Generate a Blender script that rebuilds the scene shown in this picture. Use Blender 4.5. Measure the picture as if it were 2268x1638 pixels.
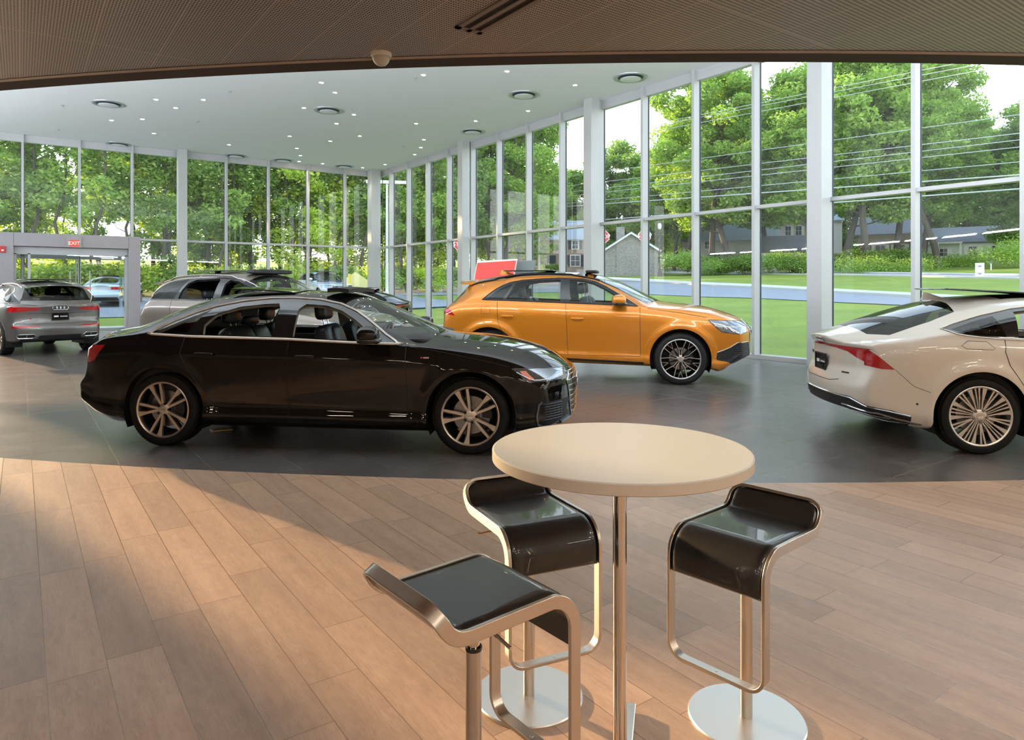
import bpy, bmesh, math, random
import numpy as np
from mathutils import Vector, Matrix
from mathutils.bvhtree import BVHTree
random.seed(7); rng = np.random.default_rng(7)
PI = math.pi
for o in list(bpy.data.objects): bpy.data.objects.remove(o)
SC = bpy.context.scene; COL = SC.collection

# ---------------------------------------------------------------- camera
F, CX, CY, H = 1520.0, 1134.0, 634.7, 1.5
YAW = math.atan((CX-44)/F)
FW = (math.sin(YAW), math.cos(YAW)); RT = (math.cos(YAW), -math.sin(YAW))
cam_d = bpy.data.cameras.new('camera'); cam = bpy.data.objects.new('camera', cam_d); COL.objects.link(cam)
cam.location = (0, 0, H); cam.rotation_euler = (PI/2, 0, -YAW)
cam_d.sensor_width = 36; cam_d.lens = F/2268*36
cam_d.shift_y = -(819-CY)/2268
cam_d.clip_end = 500
SC.camera = cam
# ---------------------------------------------------------------- world, sun, exposure
W_ = bpy.data.worlds.new('world'); SC.world = W_; W_.use_nodes = True
nt = W_.node_tree; nt.nodes.clear()
wo = nt.nodes.new('ShaderNodeOutputWorld'); bg = nt.nodes.new('ShaderNodeBackground')
tc = nt.nodes.new('ShaderNodeTexCoord'); sx = nt.nodes.new('ShaderNodeSeparateXYZ'); cr = nt.nodes.new('ShaderNodeValToRGB')
nt.links.new(tc.outputs['Generated'], sx.inputs[0]); nt.links.new(sx.outputs['Z'], cr.inputs[0])
e = cr.color_ramp.elements
e[0].position = 0.0; e[0].color = (1.0, .96, .90, 1)
e[1].position = 0.9; e[1].color = (.42, .62, .95, 1)
k = cr.color_ramp.elements.new(.22); k.color = (.86, .94, 1.0, 1)
nt.links.new(cr.outputs[0], bg.inputs['Color']); bg.inputs['Strength'].default_value = 3.2
nt.links.new(bg.outputs[0], wo.inputs['Surface'])
SUN_AZ = math.radians(14.0); SUN_EL = math.radians(10.5)   # azimuth left of +Y
sd = bpy.data.lights.new('sun', 'SUN'); sun = bpy.data.objects.new('sun', sd); COL.objects.link(sun)
sd.energy = 15.0; sd.angle = math.radians(.9); sd.color = (1.0, .67, .38)
sdir = Vector((-math.sin(SUN_AZ)*math.cos(SUN_EL), math.cos(SUN_AZ)*math.cos(SUN_EL), math.sin(SUN_EL)))
sun.rotation_euler = sdir.to_track_quat('Z', 'Y').to_euler()
SC.view_settings.view_transform = 'Standard'; SC.view_settings.look = 'None'
SC.view_settings.exposure = 0.08; SC.view_settings.gamma = 1.0; SC.view_settings.use_curve_mapping = False
SC.cycles.max_bounces = 10; SC.cycles.transparent_max_bounces = 24
LIN_W = 30.0
FILL_W = 165.0
SPOT_W = 120.0
SC.cycles.sample_clamp_indirect = 6.0

# ---------------------------------------------------------------- geometry helpers
def g(u, v, z=0.0):
    D = (H-z)*F/(v-CY); l = (u-CX)/F*D
    return Vector((D*FW[0]+l*RT[0], D*FW[1]+l*RT[1], z))
def cw(u, v, D):                         # pixel + depth -> world point
    l = (u-CX)/F*D
    return Vector((D*FW[0]+l*RT[0], D*FW[1]+l*RT[1], H-(v-CY)/F*D))
def camxy(lat, D): return (D*FW[0]+lat*RT[0], D*FW[1]+lat*RT[1])

def newmat(name): 
    m = bpy.data.materials.new(name); m.use_nodes = True
    return m
def mat(name, col, rough=.5, metal=0., coat=0., spec=.5, emit=None, es=0., trans=0., ior=1.45, coatr=.03, alpha=1.):
    m = newmat(name); b = m.node_tree.nodes['Principled BSDF']; i = b.inputs
    i['Base Color'].default_value = (*col, 1); i['Roughness'].default_value = rough; i['Metallic'].default_value = metal
    i['Coat Weight'].default_value = coat; i['Coat Roughness'].default_value = coatr
    i['Specular IOR Level'].default_value = spec; i['IOR'].default_value = ior
    i['Transmission Weight'].default_value = trans; i['Alpha'].default_value = alpha
    if emit: i['Emission Color'].default_value = (*emit, 1); i['Emission Strength'].default_value = es
    return m
def glassmat(name, tint, fr=1.45, rough=0.0, refl=1.0):
    """thin glass: transparent with a Schlick reflection that is the same from both sides"""
    m = newmat(name); t = m.node_tree; t.nodes.clear()
    o = t.nodes.new('ShaderNodeOutputMaterial'); mx = t.nodes.new('ShaderNodeMixShader')
    tr = t.nodes.new('ShaderNodeBsdfTransparent'); gl = t.nodes.new('ShaderNodeBsdfGlossy'); lw = t.nodes.new('ShaderNodeLayerWeight'); lw.inputs[0].default_value = .5
    tr.inputs[0].default_value = (*tint, 1); gl.inputs['Roughness'].default_value = rough
    gl.inputs['Color'].default_value = (refl, refl, refl, 1); f0 = ((fr-1)/(fr+1))**2
    p = t.nodes.new('ShaderNodeMath'); p.operation = 'POWER'; p.inputs[1].default_value = 5.0; t.links.new(lw.outputs['Facing'], p.inputs[0])
    q = t.nodes.new('ShaderNodeMath'); q.operation = 'MULTIPLY_ADD'; q.inputs[1].default_value = 1-f0; q.inputs[2].default_value = f0; t.links.new(p.outputs[0], q.inputs[0])
    t.links.new(q.outputs[0], mx.inputs[0]); t.links.new(tr.outputs[0], mx.inputs[1]); t.links.new(gl.outputs[0], mx.inputs[2])
    t.links.new(mx.outputs[0], o.inputs[0]); return m
def nodes(m): return m.node_tree.nodes, m.node_tree.links, m.node_tree.nodes['Principled BSDF']
def mth(t, op, a=None, b=None, c=None):
    n = t.nodes.new('ShaderNodeMath'); n.operation = op
    for k, v in enumerate((a, b, c)):
        if v is None: continue
        if isinstance(v, (int, float)): n.inputs[k].default_value = v
        else: t.links.new(v, n.inputs[k])
    return n.outputs[0]
def mixc(t, fac, a, b, mode='MIX'):
    n = t.nodes.new('ShaderNodeMix'); n.data_type = 'RGBA'; n.blend_type = mode
    for k, v in ((0, fac), (6, a), (7, b)):
        if isinstance(v, (int, float)): n.inputs[k].default_value = v
        elif isinstance(v, tuple): n.inputs[k].default_value = (*v, 1)
        else: t.links.new(v, n.inputs[k])
    return n.outputs[2]
def ramp(t, fac, stops):
    n = t.nodes.new('ShaderNodeValToRGB'); t.links.new(fac, n.inputs[0]); e = n.color_ramp.elements
    e[0].position, e[0].color = stops[0][0], (*stops[0][1], 1); e[1].position, e[1].color = stops[-1][0], (*stops[-1][1], 1)
    for p, c in stops[1:-1]: k = e.new(p); k.color = (*c, 1)
    return n.outputs[0]
def noise(t, vec, scale, detail=3, rough=.5):
    n = t.nodes.new('ShaderNodeTexNoise'); t.links.new(vec, n.inputs['Vector'])
    n.inputs['Scale'].default_value = scale; n.inputs['Detail'].default_value = detail; n.inputs['Roughness'].default_value = rough
    return n.outputs['Fac']
def objco(t, scale=(1, 1, 1), kind='Object', loc=(0, 0, 0)):
    a = t.nodes.new('ShaderNodeTexCoord'); mp = t.nodes.new('ShaderNodeMapping'); mp.inputs['Scale'].default_value = scale
    mp.inputs['Location'].default_value = loc
    t.links.new(a.outputs[kind], mp.inputs[0]); return mp.outputs[0]

def link(name, me, parent=None):
    o = bpy.data.objects.new(name, me); COL.objects.link(o)
    if parent is not None: o.parent = parent
    return o
class MB:
    """collects simple solids and links them as ONE mesh object"""
    def __init__(s): s.v = []; s.f = []; s.mi = []; s.sm = []
    def add(s, v, f, smooth=False, mi=0):
        b = len(s.v); s.v += [tuple(p) for p in v]; s.f += [tuple(b+i for i in q) for q in f]
        s.mi += [mi]*len(f); s.sm += [smooth]*len(f); return s
    def box(s, c, d, rz=0, mi=0, M=None):
        x, y, z = d[0]/2, d[1]/2, d[2]/2
        vs = [Vector((a*x, b*y, c_*z)) for c_ in (-1, 1) for b in (-1, 1) for a in (-1, 1)]
        R = M if M is not None else Matrix.Rotation(rz, 3, 'Z')
        vs = [R @ v + Vector(c) for v in vs]
        return s.add(vs, [(0, 2, 3, 1), (4, 5, 7, 6), (0, 1, 5, 4), (2, 6, 7, 3), (0, 4, 6, 2), (1, 3, 7, 5)], False, mi)
    def bx(s, x0, x1, y0, y1, z0, z1, mi=0): return s.box(((x0+x1)/2, (y0+y1)/2, (z0+z1)/2), (x1-x0, y1-y0, z1-z0), 0, mi)
    def cyl(s, a, b, r, r2=None, n=16, mi=0, caps=True, smooth=True):
        a = Vector(a); b = Vector(b); r2 = r if r2 is None else r2
        z = (b-a).normalized(); x = z.orthogonal().normalized(); y = z.cross(x)
        v = []
        for p, rr in ((a, r), (b, r2)): v += [p+x*rr*math.cos(2*PI*i/n)+y*rr*math.sin(2*PI*i/n) for i in range(n)]
        s.add(v, [(i, (i+1) % n, n+(i+1) % n, n+i) for i in range(n)], smooth, mi)
        if caps: s.add(v, [tuple(range(n-1, -1, -1)), tuple(range(n, 2*n))], False, mi)
        return s
    def tube(s, pts, r, n=8, mi=0, closed=False):
        pts = [Vector(p) for p in pts]; m = len(pts); v = []; nrm = None
        for i, p in enumerate(pts):
            if closed: t = (pts[(i+1) % m]-pts[i-1]).normalized()
            else: t = (pts[min(i+1, m-1)]-pts[max(i-1, 0)]).normalized()
            if nrm is None: nrm = t.orthogonal().normalized()
            else: nrm = (nrm-t*nrm.dot(t)).normalized()
            bn = t.cross(nrm); rr = r[i] if hasattr(r, '__len__') else r
            v += [p+nrm*rr*math.cos(2*PI*k/n)+bn*rr*math.sin(2*PI*k/n) for k in range(n)]
        f = [(i*n+k, i*n+(k+1) % n, ((i+1) % m)*n+(k+1) % n, ((i+1) % m)*n+k) for i in range(m if closed else m-1) for k in range(n)]
        s.add(v, f, True, mi)
        if not closed: s.add(v, [tuple(range(n-1, -1, -1)), tuple(range((m-1)*n, m*n))], False, mi)
        return s
    def lathe(s, prof, n=48, M=None, mi=0, closed=False):
        M = M or Matrix.Identity(4); m = len(prof); v = []
        for k in range(n):
            c, q = math.cos(2*PI*k/n), math.sin(2*PI*k/n)
            v += [M @ Vector((r*c, r*q, z)) for r, z in prof]
        f = [(k*m+i, ((k+1) % n)*m+i, ((k+1) % n)*m+(i+1) % m, k*m+(i+1) % m) for k in range(n) for i in range(m if closed else m-1)]
        return s.add(v, f, True, mi)
    def prism(s, poly, z0, z1, M=None, mi=0):
        M = M or Matrix.Identity(4); n = len(poly)
        v = [M @ Vector((x, y, z0)) for x, y in poly]+[M @ Vector((x, y, z1)) for x, y in poly]
        return s.add(v, [tuple(range(n-1, -1, -1)), tuple(range(n, 2*n))]+[(i, (i+1) % n, n+(i+1) % n, n+i) for i in range(n)], False, mi)
    def sell(s, c, d, e1=.5, e2=.5, nu=20, nv=12, M=None, mi=0):     # superellipsoid
        def sg(w, m): return math.copysign(abs(w)**m, w)
        v = []; R = M or Matrix.Identity(3)
        for j in range(nv+1):
            ph = -PI/2+PI*j/nv
            for i in range(nu):
                th = 2*PI*i/nu
                v.append(R @ Vector((d[0]/2*sg(math.cos(ph), e1)*sg(math.cos(th), e2), d[1]/2*sg(math.cos(ph), e1)*sg(math.sin(th), e2), d[2]/2*sg(math.sin(ph), e1)))+Vector(c))
        return s.add(v, [(j*nu+i, j*nu+(i+1) % nu, (j+1)*nu+(i+1) % nu, (j+1)*nu+i) for j in range(nv) for i in range(nu)], True, mi)
    def torus(s, c, R, r, M=None, n=32, k=8, mi=0, sq=1.0):
        M = M or Matrix.Identity(3)
        pts = [(M @ Vector((R*math.cos(2*PI*i/n)*sq, R*math.sin(2*PI*i/n), 0)))+Vector(c) for i in range(n)]
        return s.tube(pts, r, k, mi, True)
    def mesh(s, name, mats, sharp=35):
        me = bpy.data.meshes.new(name); me.from_pydata(s.v, [], s.f)
        for m in (mats if isinstance(mats, (list, tuple)) else [mats]): me.materials.append(m)
        me.polygons.foreach_set('material_index', s.mi); me.polygons.foreach_set('use_smooth', s.sm)
        me.update()
        if any(s.sm):
            try: me.set_sharp_from_angle(angle=math.radians(sharp))
            except Exception: pass
        return me
    def build(s, name, mats, parent=None, sharp=35, bevel=0):
        o = link(name, s.mesh(name, mats, sharp), parent)
        if bevel:
            b = o.modifiers.new('bevel', 'BEVEL'); b.width = bevel; b.segments = 2; b.limit_method = 'ANGLE'; b.harden_normals = False
        return o
def tag(o, label=None, cat=None, group=None, kind=None):
    for k, v in (('label', label), ('category', cat), ('group', group), ('kind', kind)):
        if v: o[k] = v
    return o
def empty(name, loc=(0, 0, 0), rz=0, label=None, cat=None, group=None):
    o = bpy.data.objects.new(name, None); COL.objects.link(o); o.location = loc; o.rotation_euler = (0, 0, rz)
    o.empty_display_size = .1
    return tag(o, label, cat, group)
def copy_tree(o, parent=None):
    c = o.copy(); COL.objects.link(c)
    if parent is not None: c.parent = parent
    for ch in list(o.children): copy_tree(ch, c)
    return c
def struct(o): o['kind'] = 'structure'; return o

# ---------------------------------------------------------------- shared materials
m_chrome = mat('chrome', (.75, .75, .76), .12, 1.)
m_satin = mat('satin_chrome', (.62, .60, .58), .3, 1.)
m_black = mat('gloss_black_trim', (.006, .006, .007), .12, 0., .6)
m_mblack = mat('matt_black_plastic', (.012, .012, .013), .55)
m_rubber = mat('tyre_rubber', (.010, .0095, .0095), .6, 0., 0., .25)
m_seat = mat('black_leather', (.018, .021, .026), .38)
m_trim = mat('cabin_trim', (.02, .02, .022), .6)
m_liner = mat('light_headliner', (.38, .36, .30), .9)
m_carglass = glassmat('car_glass', (.80, .86, .83), 1.5)
m_tint = glassmat('tinted_glass', (.12, .12, .12), 1.5)
m_red = mat('red_lens', (.42, .006, .008), .08, 0., 1., .6)
m_lens = glassmat('clear_lens', (.85, .88, .9), 1.55)
m_amber = mat('amber_reflector', (.75, .14, .01), .15, 0., 1.)
m_lampin = mat('lamp_housing', (.30, .33, .37), .12, .85)
m_white = mat('white_paint', (.80, .79, .77), .4)
m_disc = mat('brake_disc', (.28, .27, .26), .35, 1.)
# ================================================================ room shell
XW, YF, ZC, ZS, YB, XL = 12.45, 27.25, 6.43, 3.23, -8.0, -12.0
m_ceil = mat('white_ceiling_plaster', (.72, .74, .75), .9)
m_wallw = mat('white_wall_paint', (.62, .60, .57), .85)
m_alu = mat('pale_aluminium', (.47, .475, .48), .45, .2)
m_portal = mat('grey_metal_cladding', (.30, .285, .30), .5, .2)
m_glass = glassmat('window_glass', (.955, .975, .968), 1.42)
m_gasket = mat('dark_gasket', (.02, .03, .04), .5)

def floor_mat_wood():
    m = newmat('oak_board_floor'); t = m.node_tree; N, L, b = nodes(m)
    a = t.nodes.new('ShaderNodeTexCoord'); s = t.nodes.new('ShaderNodeSeparateXYZ'); L.new(a.outputs['Object'], s.inputs[0])
    x = mth(t, 'ADD', s.outputs['X'], 50-.083); xb = mth(t, 'DIVIDE', x, .2); row = mth(t, 'FLOOR', xb); fx = mth(t, 'FRACT', xb)
    off = mth(t, 'FRACT', mth(t, 'MULTIPLY', mth(t, 'SINE', mth(t, 'MULTIPLY', row, 12.9898)), 43758.5))
    yb = mth(t, 'ADD', mth(t, 'DIVIDE', mth(t, 'ADD', s.outputs['Y'], 50.0), 1.2), off); col = mth(t, 'FLOOR', yb); fy = mth(t, 'FRACT', yb)
    ex = mth(t, 'MINIMUM', fx, mth(t, 'SUBTRACT', 1.0, fx)); ey = mth(t, 'MINIMUM', fy, mth(t, 'SUBTRACT', 1.0, fy))
    gx = mth(t, 'LESS_THAN', ex, .0085); gy = mth(t, 'LESS_THAN', ey, .0013); gap = mth(t, 'MAXIMUM', gx, gy)
    cx = t.nodes.new('ShaderNodeCombineXYZ'); L.new(row, cx.inputs[0]); L.new(col, cx.inputs[1])
    wn = t.nodes.new('ShaderNodeTexWhiteNoise'); L.new(cx.outputs[0], wn.inputs['Vector'])
    gv = t.nodes.new('ShaderNodeCombineXYZ'); L.new(mth(t, 'ADD', s.outputs['X'], mth(t, 'MULTIPLY', wn.outputs['Value'], 37.0)), gv.inputs[0]); L.new(mth(t, 'MULTIPLY', s.outputs['Y'], .10), gv.inputs[1]); L.new(wn.outputs['Value'], gv.inputs[2])
    n1 = noise(t, gv.outputs[0], 14, 4, .6)
    gv2 = t.nodes.new('ShaderNodeCombineXYZ'); L.new(mth(t, 'ADD', s.outputs['X'], mth(t, 'MULTIPLY', n1, .22)), gv2.inputs[0]); L.new(mth(t, 'MULTIPLY', s.outputs['Y'], .06), gv2.inputs[1])
    n2 = noise(t, gv2.outputs[0], 160, 2, .5)
    grain = ramp(t, n2, [(.35, (.33, .200, .125)), (.65, (.51, .345, .23))])
    c1 = mixc(t, .55, grain, ramp(t, n1, [(.3, (.36, .222, .142)), (.7, (.54, .365, .245))]))
    vv = mth(t, 'ADD', .80, mth(t, 'MULTIPLY', wn.outputs['Value'], .30))
    mul = t.nodes.new('ShaderNodeVectorMath'); mul.operation = 'SCALE'; L.new(c1, mul.inputs[0]); L.new(vv, mul.inputs['Scale'])
    L.new(mixc(t, gap, mul.outputs[0], (.23, .135, .08)), b.inputs['Base Color'])
    L.new(mth(t, 'MULTIPLY', mth(t, 'ADD', .30, mth(t, 'MULTIPLY', n2, .12)), mth(t, 'SUBTRACT', 1.0, mth(t, 'MULTIPLY', gap, .6))), b.inputs['Roughness']); b.inputs['Specular IOR Level'].default_value = .45
    bp = t.nodes.new('ShaderNodeBump'); bp.inputs['Strength'].default_value = .12; bp.inputs['Distance'].default_value = .004
    L.new(mth(t, 'SUBTRACT', n2, mth(t, 'MULTIPLY', gap, 2.5)), bp.inputs['Height']); L.new(bp.outputs[0], b.inputs['Normal'])
    return m
def floor_mat_tile():
    m = newmat('charcoal_floor_tile'); t = m.node_tree; N, L, b = nodes(m)
    a = t.nodes.new('ShaderNodeTexCoord'); s = t.nodes.new('ShaderNodeSeparateXYZ'); L.new(a.outputs['Object'], s.inputs[0])
    fx = mth(t, 'FRACT', mth(t, 'DIVIDE', mth(t, 'ADD', s.outputs['X'], 60.0-.083), .6)); fy = mth(t, 'FRACT', mth(t, 'DIVIDE', mth(t, 'ADD', s.outputs['Y'], 60.6-3.25), .606))
    ex = mth(t, 'MINIMUM', fx, mth(t, 'SUBTRACT', 1.0, fx)); ey = mth(t, 'MINIMUM', fy, mth(t, 'SUBTRACT', 1.0, fy))
    gap = mth(t, 'LESS_THAN', mth(t, 'MINIMUM', ex, ey), .0055)
    n1 = noise(t, a.outputs['Object'], 2.2, 5, .6)
    c = ramp(t, n1, [(.3, (.068, .057, .052)), (.7, (.102, .088, .082))])
    L.new(mixc(t, gap, c, (.26, .22, .19)), b.inputs['Base Color'])
    L.new(mth(t, 'ADD', .25, mth(t, 'ADD', mth(t, 'MULTIPLY', n1, .08), mth(t, 'MULTIPLY', gap, -.1))), b.inputs['Roughness']); b.inputs['Specular IOR Level'].default_value = .95
    bp = t.nodes.new('ShaderNodeBump'); bp.inputs['Strength'].default_value = .06; bp.inputs['Distance'].default_value = .004
    L.new(mth(t, 'MULTIPLY', gap, -2.0), bp.inputs['Height']); L.new(bp.outputs[0], b.inputs['Normal'])
    return m
def soffit_mat():
    m = newmat('perforated_brown_panel'); t = m.node_tree; N, L, b = nodes(m)
    a = t.nodes.new('ShaderNodeTexCoord'); s = t.nodes.new('ShaderNodeSeparateXYZ'); L.new(a.outputs['Object'], s.inputs[0])
    p = .0175
    fx = mth(t, 'SUBTRACT', mth(t, 'FRACT', mth(t, 'DIVIDE', mth(t, 'ADD', s.outputs['X'], 50), p)), .5); fy = mth(t, 'SUBTRACT', mth(t, 'FRACT', mth(t, 'DIVIDE', mth(t, 'ADD', s.outputs['Y'], 50), p*1.7)), .5)
    d = mth(t, 'ADD', mth(t, 'POWER', mth(t, 'ABSOLUTE', mth(t, 'DIVIDE', fx, .30)), 2.0), mth(t, 'POWER', mth(t, 'ABSOLUTE', mth(t, 'DIVIDE', fy, .32)), 2.0))
    hole = mth(t, 'LESS_THAN', d, 1.0)
    lx = mth(t, 'FRACT', mth(t, 'DIVIDE', mth(t, 'ADD', s.outputs['X'], 42.0), .42)); ly = mth(t, 'FRACT', mth(t, 'DIVIDE', mth(t, 'ADD', s.outputs['Y'], 48.3), 1.5))
    ex = mth(t, 'MINIMUM', lx, mth(t, 'SUBTRACT', 1.0, lx)); ey = mth(t, 'MINIMUM', ly, mth(t, 'SUBTRACT', 1.0, ly))
    seam = mth(t, 'MAXIMUM', mth(t, 'LESS_THAN', ex, .010), mth(t, 'LESS_THAN', ey, .0022))
    c = mixc(t, hole, (.48, .42, .385), (.016, .013, .012)); c = mixc(t, seam, c, (.56, .47, .40))
    L.new(c, b.inputs['Base Color']); b.inputs['Roughness'].default_value = .42; b.inputs['Metallic'].default_value = .25
    return m
m_wood, m_tile, m_soff = floor_mat_wood(), floor_mat_tile(), soffit_mat()
m_fascia = mat('dark_brown_fascia', (.055, .038, .030), .8)

# boundary arc (floor edge = soffit edge): circle through measured floor points
_p = np.array([(-.142, 7.518), (.083, 7.26), (.483, 6.805), (.677, 6.603), (1.074, 6.176), (1.417, 5.834), (1.923, 5.367), (4.480, 3.248), (5.413, 2.629), (6.319, 2.008)])
_A = np.c_[2*_p, np.ones(len(_p))]; _s = np.linalg.lstsq(_A, (_p**2).sum(1), rcond=None)[0]
ACX, ACY = _s[0], _s[1]; AR = math.sqrt(_s[2]+ACX**2+ACY**2)
def arc_pts(R, n=90):
    out = []
    for a in np.linspace(PI*.98, PI*1.62, 400):
        x, y = ACX+R*math.cos(a), ACY+R*math.sin(a)
        if XL <= x <= XW and YB <= y <= YF: out.append((x, y))
    return out
ARC = arc_pts(AR)
if ARC[0][0] > ARC[-1][0]: ARC = ARC[::-1]
def poly_mesh(name, pts, z, m, flip=False, z2=None):
    bm = bmesh.new(); vs = [bm.verts.new((x, y, z)) for x, y in pts]; f = bm.faces.new(vs); bmesh.ops.triangulate(bm, faces=[f])
    if z2 is not None:
        r = bmesh.ops.extrude_face_region(bm, geom=list(bm.faces)); bmesh.ops.translate(bm, verts=[v for v in r['geom'] if isinstance(v, bmesh.types.BMVert)], vec=(0, 0, z2-z))
    bmesh.ops.recalc_face_normals(bm, faces=bm.faces)
    me = bpy.data.meshes.new(name); bm.to_mesh(me); bm.free(); me.materials.append(m); return struct(link(name, me))
a0, a1 = ARC[0], ARC[-1]
near = [(XL, YB)]+([(XL, a0[1])] if a0[0] > XL+.01 else [])+ARC+[(XW, a1[1]), (XW, YB)]
near = [(XL-.2, YB-.2), (XL-.2, min(a0[1], YF+.2))]+ARC+[(XW+.2, a1[1]), (XW+.2, YB-.2)]
farp = ARC+[(XW+.2, a1[1]), (XW+.2, YF+.2), (a0[0], YF+.2)]
if a0[1] < YF-.1: farp = ARC+[(XW+.2, a1[1]), (XW+.2, YF+.2), (XL-.2, YF+.2), (XL-.2, a0[1])]
poly_mesh('floor', farp, 0, m_tile, z2=-.12)
poly_mesh('floor', near, 0, m_wood, z2=-.12)
poly_mesh('ceiling', [(XL-.2, YB-.2), (XL-.2, YF+.3), (XW+.3, YF+.3), (XW+.3, YB-.2)], ZC, m_ceil, z2=ZC+.25)
# lower brown perforated ceiling, dark edge strip and upstand
inner = arc_pts(AR+.20)
if inner[0][0] > inner[-1][0]: inner = inner[::-1]
def offs(d):
    o = []
    for x, y in ARC:
        r = math.hypot(x-ACX, y-ACY); o.append((ACX+(x-ACX)*(r+d)/r, ACY+(y-ACY)*(r+d)/r))
    return o
i1, i2 = offs(.20), offs(.235)
def lowc(edge): return [(XL, YB), (XL, edge[0][1])]+[p for p in edge if XL < p[0] < XW]+[(XW, edge[-1][1]), (XW, YB)]
poly_mesh('ceiling', lowc(i2), ZS, m_soff, z2=ZS+.05)
def strip(name, A, B, z0, z1, m):
    n = len(A); t = MB(); v = [(x, y, z0) for x, y in A]+[(x, y, z1) for x, y in B]
    t.add(v, [(i, i+1, n+i+1, n+i) for i in range(n-1)], True); o = t.build(name, m); return struct(o)
strip('trim_1', i2, i1, ZS-.004, ZS-.012, mat('pale_ceiling_bead', (.45, .35, .27), .5))
strip('trim_2', i1, ARC, ZS-.012, ZS-.012, m_fascia)
strip('trim_3', ARC, ARC, ZS-.012, ZC, m_ceil)

# ---- glazing ----------------------------------------------------------------
wn_ = [0]
def window(kind, a, b, z_top=6.20, mull=True, lower=True, upper=True):
    """one bay of the curtain wall between a and b along the wall"""
    wn_[0] += 1; t = MB(); k = MB(); w = .035
    def bx(a0, a1, d0, d1, z0, z1, mb=t):
        if kind == 'side': mb.bx(XW+d0, XW+d1, a0, a1, z0, z1)
        else: mb.bx(a0, a1, YF+d0, YF+d1, z0, z1)
    if mull: bx(a-w, a+w, 0, .24, 0, ZC)
    bx(a+w, b-w, .0, .24, 0, .085); bx(a+w, b-w, .05, .24, 3.13, 3.20); bx(a+w, b-w, .10, .24, z_top, ZC)
    o = struct(t.build('window_%d' % wn_[0], m_alu))
    for z0, z1 in ((.085, 3.13), (3.20, z_top)):
        p = MB(); bx(a+w, b-w, .205, .215, z0, z1, p); p.build('window_pane', m_glass, o)
        q = MB()
        bx(a+w, a+w+.012, .195, .225, z0, z1, q); bx(b-w-.012, b-w, .195, .225, z0, z1, q); q.build('gasket', m_gasket, o)
    return o
ys_ = [3.98+1.58*i for i in range(-7, 15)]
for i in range(len(ys_)-1): window('side', ys_[i], ys_[i+1])
window('side', ys_[-1], YF+.0)
X0 = .07
xs_ = [X0+1.565*i for i in range(-1, 8)]
for i in range(len(xs_)-1):
    window('far', xs_[i], xs_[i+1])
window('far', xs_[-1], XW+.0)
window('far', -5.40, -4.28)  # unseen bay, set as the gap that lets the sun patch in
# unseen solid stretches of the far wall, added to bound the floor sun patch
t = MB(); t.bx(XL-.2, -5.40, YF, YF+.25, 0, ZC); t.bx(-4.28, X0-1.565-.03, YF, YF+.25, 3.25, ZC); struct(t.build('wall_sun_block', m_wallw))
t = MB(); t.bx(XL-.25, XL, YB-.2, YF+.25, 0, ZC); struct(t.build('wall_left', m_wallw))
t = MB(); t.bx(XL, XW+.3, YB-.25, YB, 0, ZC); struct(t.build('wall_back', m_wallw))
t = MB(); t.bx(XW, XW+.25, YB, ys_[0]-.04, 0, ZC); struct(t.build('wall_right', m_wallw))
cn = 4
for (x0, x1, y0, y1) in [(XW-.36, XW-.06, y-.14, y+.16) for y in (.82, 7.14, 13.46+.0, 19.78+.10)]+[(4.60, 4.90, YF-.36, YF-.06), (-1.66, -1.36, YF-.36, YF-.06), (11.98, 12.40, YF-.42, YF-.02)]:
    t = MB(); t.bx(x0, x1, y0, y1, 0, ZC); struct(t.build('trim_%d' % cn, m_alu, bevel=.006)); cn += 1

# ---- entrance portal in the far wall ----------------------------------------
YP = 26.0  # rows carried on out of view at left to block the low sun
t = MB()
xr_, xr2 = 3.14, 2.80            # outer / inner right edge
def XatP(u, Y=YP):
    k = (u-CX)/F; dx = FW[0]+k*RT[0]; dy = FW[1]+k*RT[1]; return dx/dy*Y
xa, xb, xc, xd = XatP(30), XatP(285), XatP(311), XatP(-140)
t.bx(xb, xc, YP, YF-.02, 0, 3.17); t.bx(xa, xb, YP, YF-.02, 2.76, 3.17); t.bx(xd, xa, YP, YF-.02, 0, 3.17)
struct(t.build('wall_portal', m_portal, bevel=.004))
t = MB()
for x in (xa, xb): t.bx(x-.004, x+.004, YP-.002, YP+.002, 2.76, 3.17)
struct(t.build('trim_20', m_mblack))
door = MB(); yd = YP+.35
door.bx(xa, xb, yd, yd+.10, 2.52, 2.76)
x1_, x2_ = XatP(35), XatP(63)
for x in (xa+.03, x2_+.02, xb-.03): door.bx(x-.035, x+.035, yd, yd+.10, 0, 2.55)
door.bx(xa, xb, yd, yd+.10, 0, .03)
dr = struct(door.build('door_1', m_alu))
p = MB(); p.bx(xa+.06, x2_-.01, yd+.04, yd+.05, .03, 2.52); p.build('door_sidelight', m_glass, dr)
xm = (x2_+xb)/2
for (q0, q1) in ((x2_+.05, xm-.01), (xm+.01, xb-.06)):
    p = MB(); p.bx(q0, q1, yd+.05, yd+.06, .03, 2.52); p.build('door_leaf', m_glass, dr)
p = MB(); p.bx(xm-.013, xm+.013, yd+.045, yd+.065, .03, 2.52); p.build('door_edge', m_gasket, dr)
# outer pair of doors with tall handles
for s_ in (-.16, .10, .42):
    p = MB(); p.cyl((xm+s_, YF+.9, .75), (xm+s_, YF+.9, 2.05), .02, n=10); p.build('door_handle', m_satin, dr)
p = MB(); p.bx(xb-.05, xb, YF+.02, YF+.95, 0, 2.6); p.build('door_return_panel', m_glass, dr)
p = MB(); p.bx(xa, xb, YF+.85, YF+.95, 2.45, 2.62); p.bx(xm-.02, xm+.02, YF+.87, YF+.93, 0, 2.45); p.build('outer_door_frame', m_alu, dr)
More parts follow.
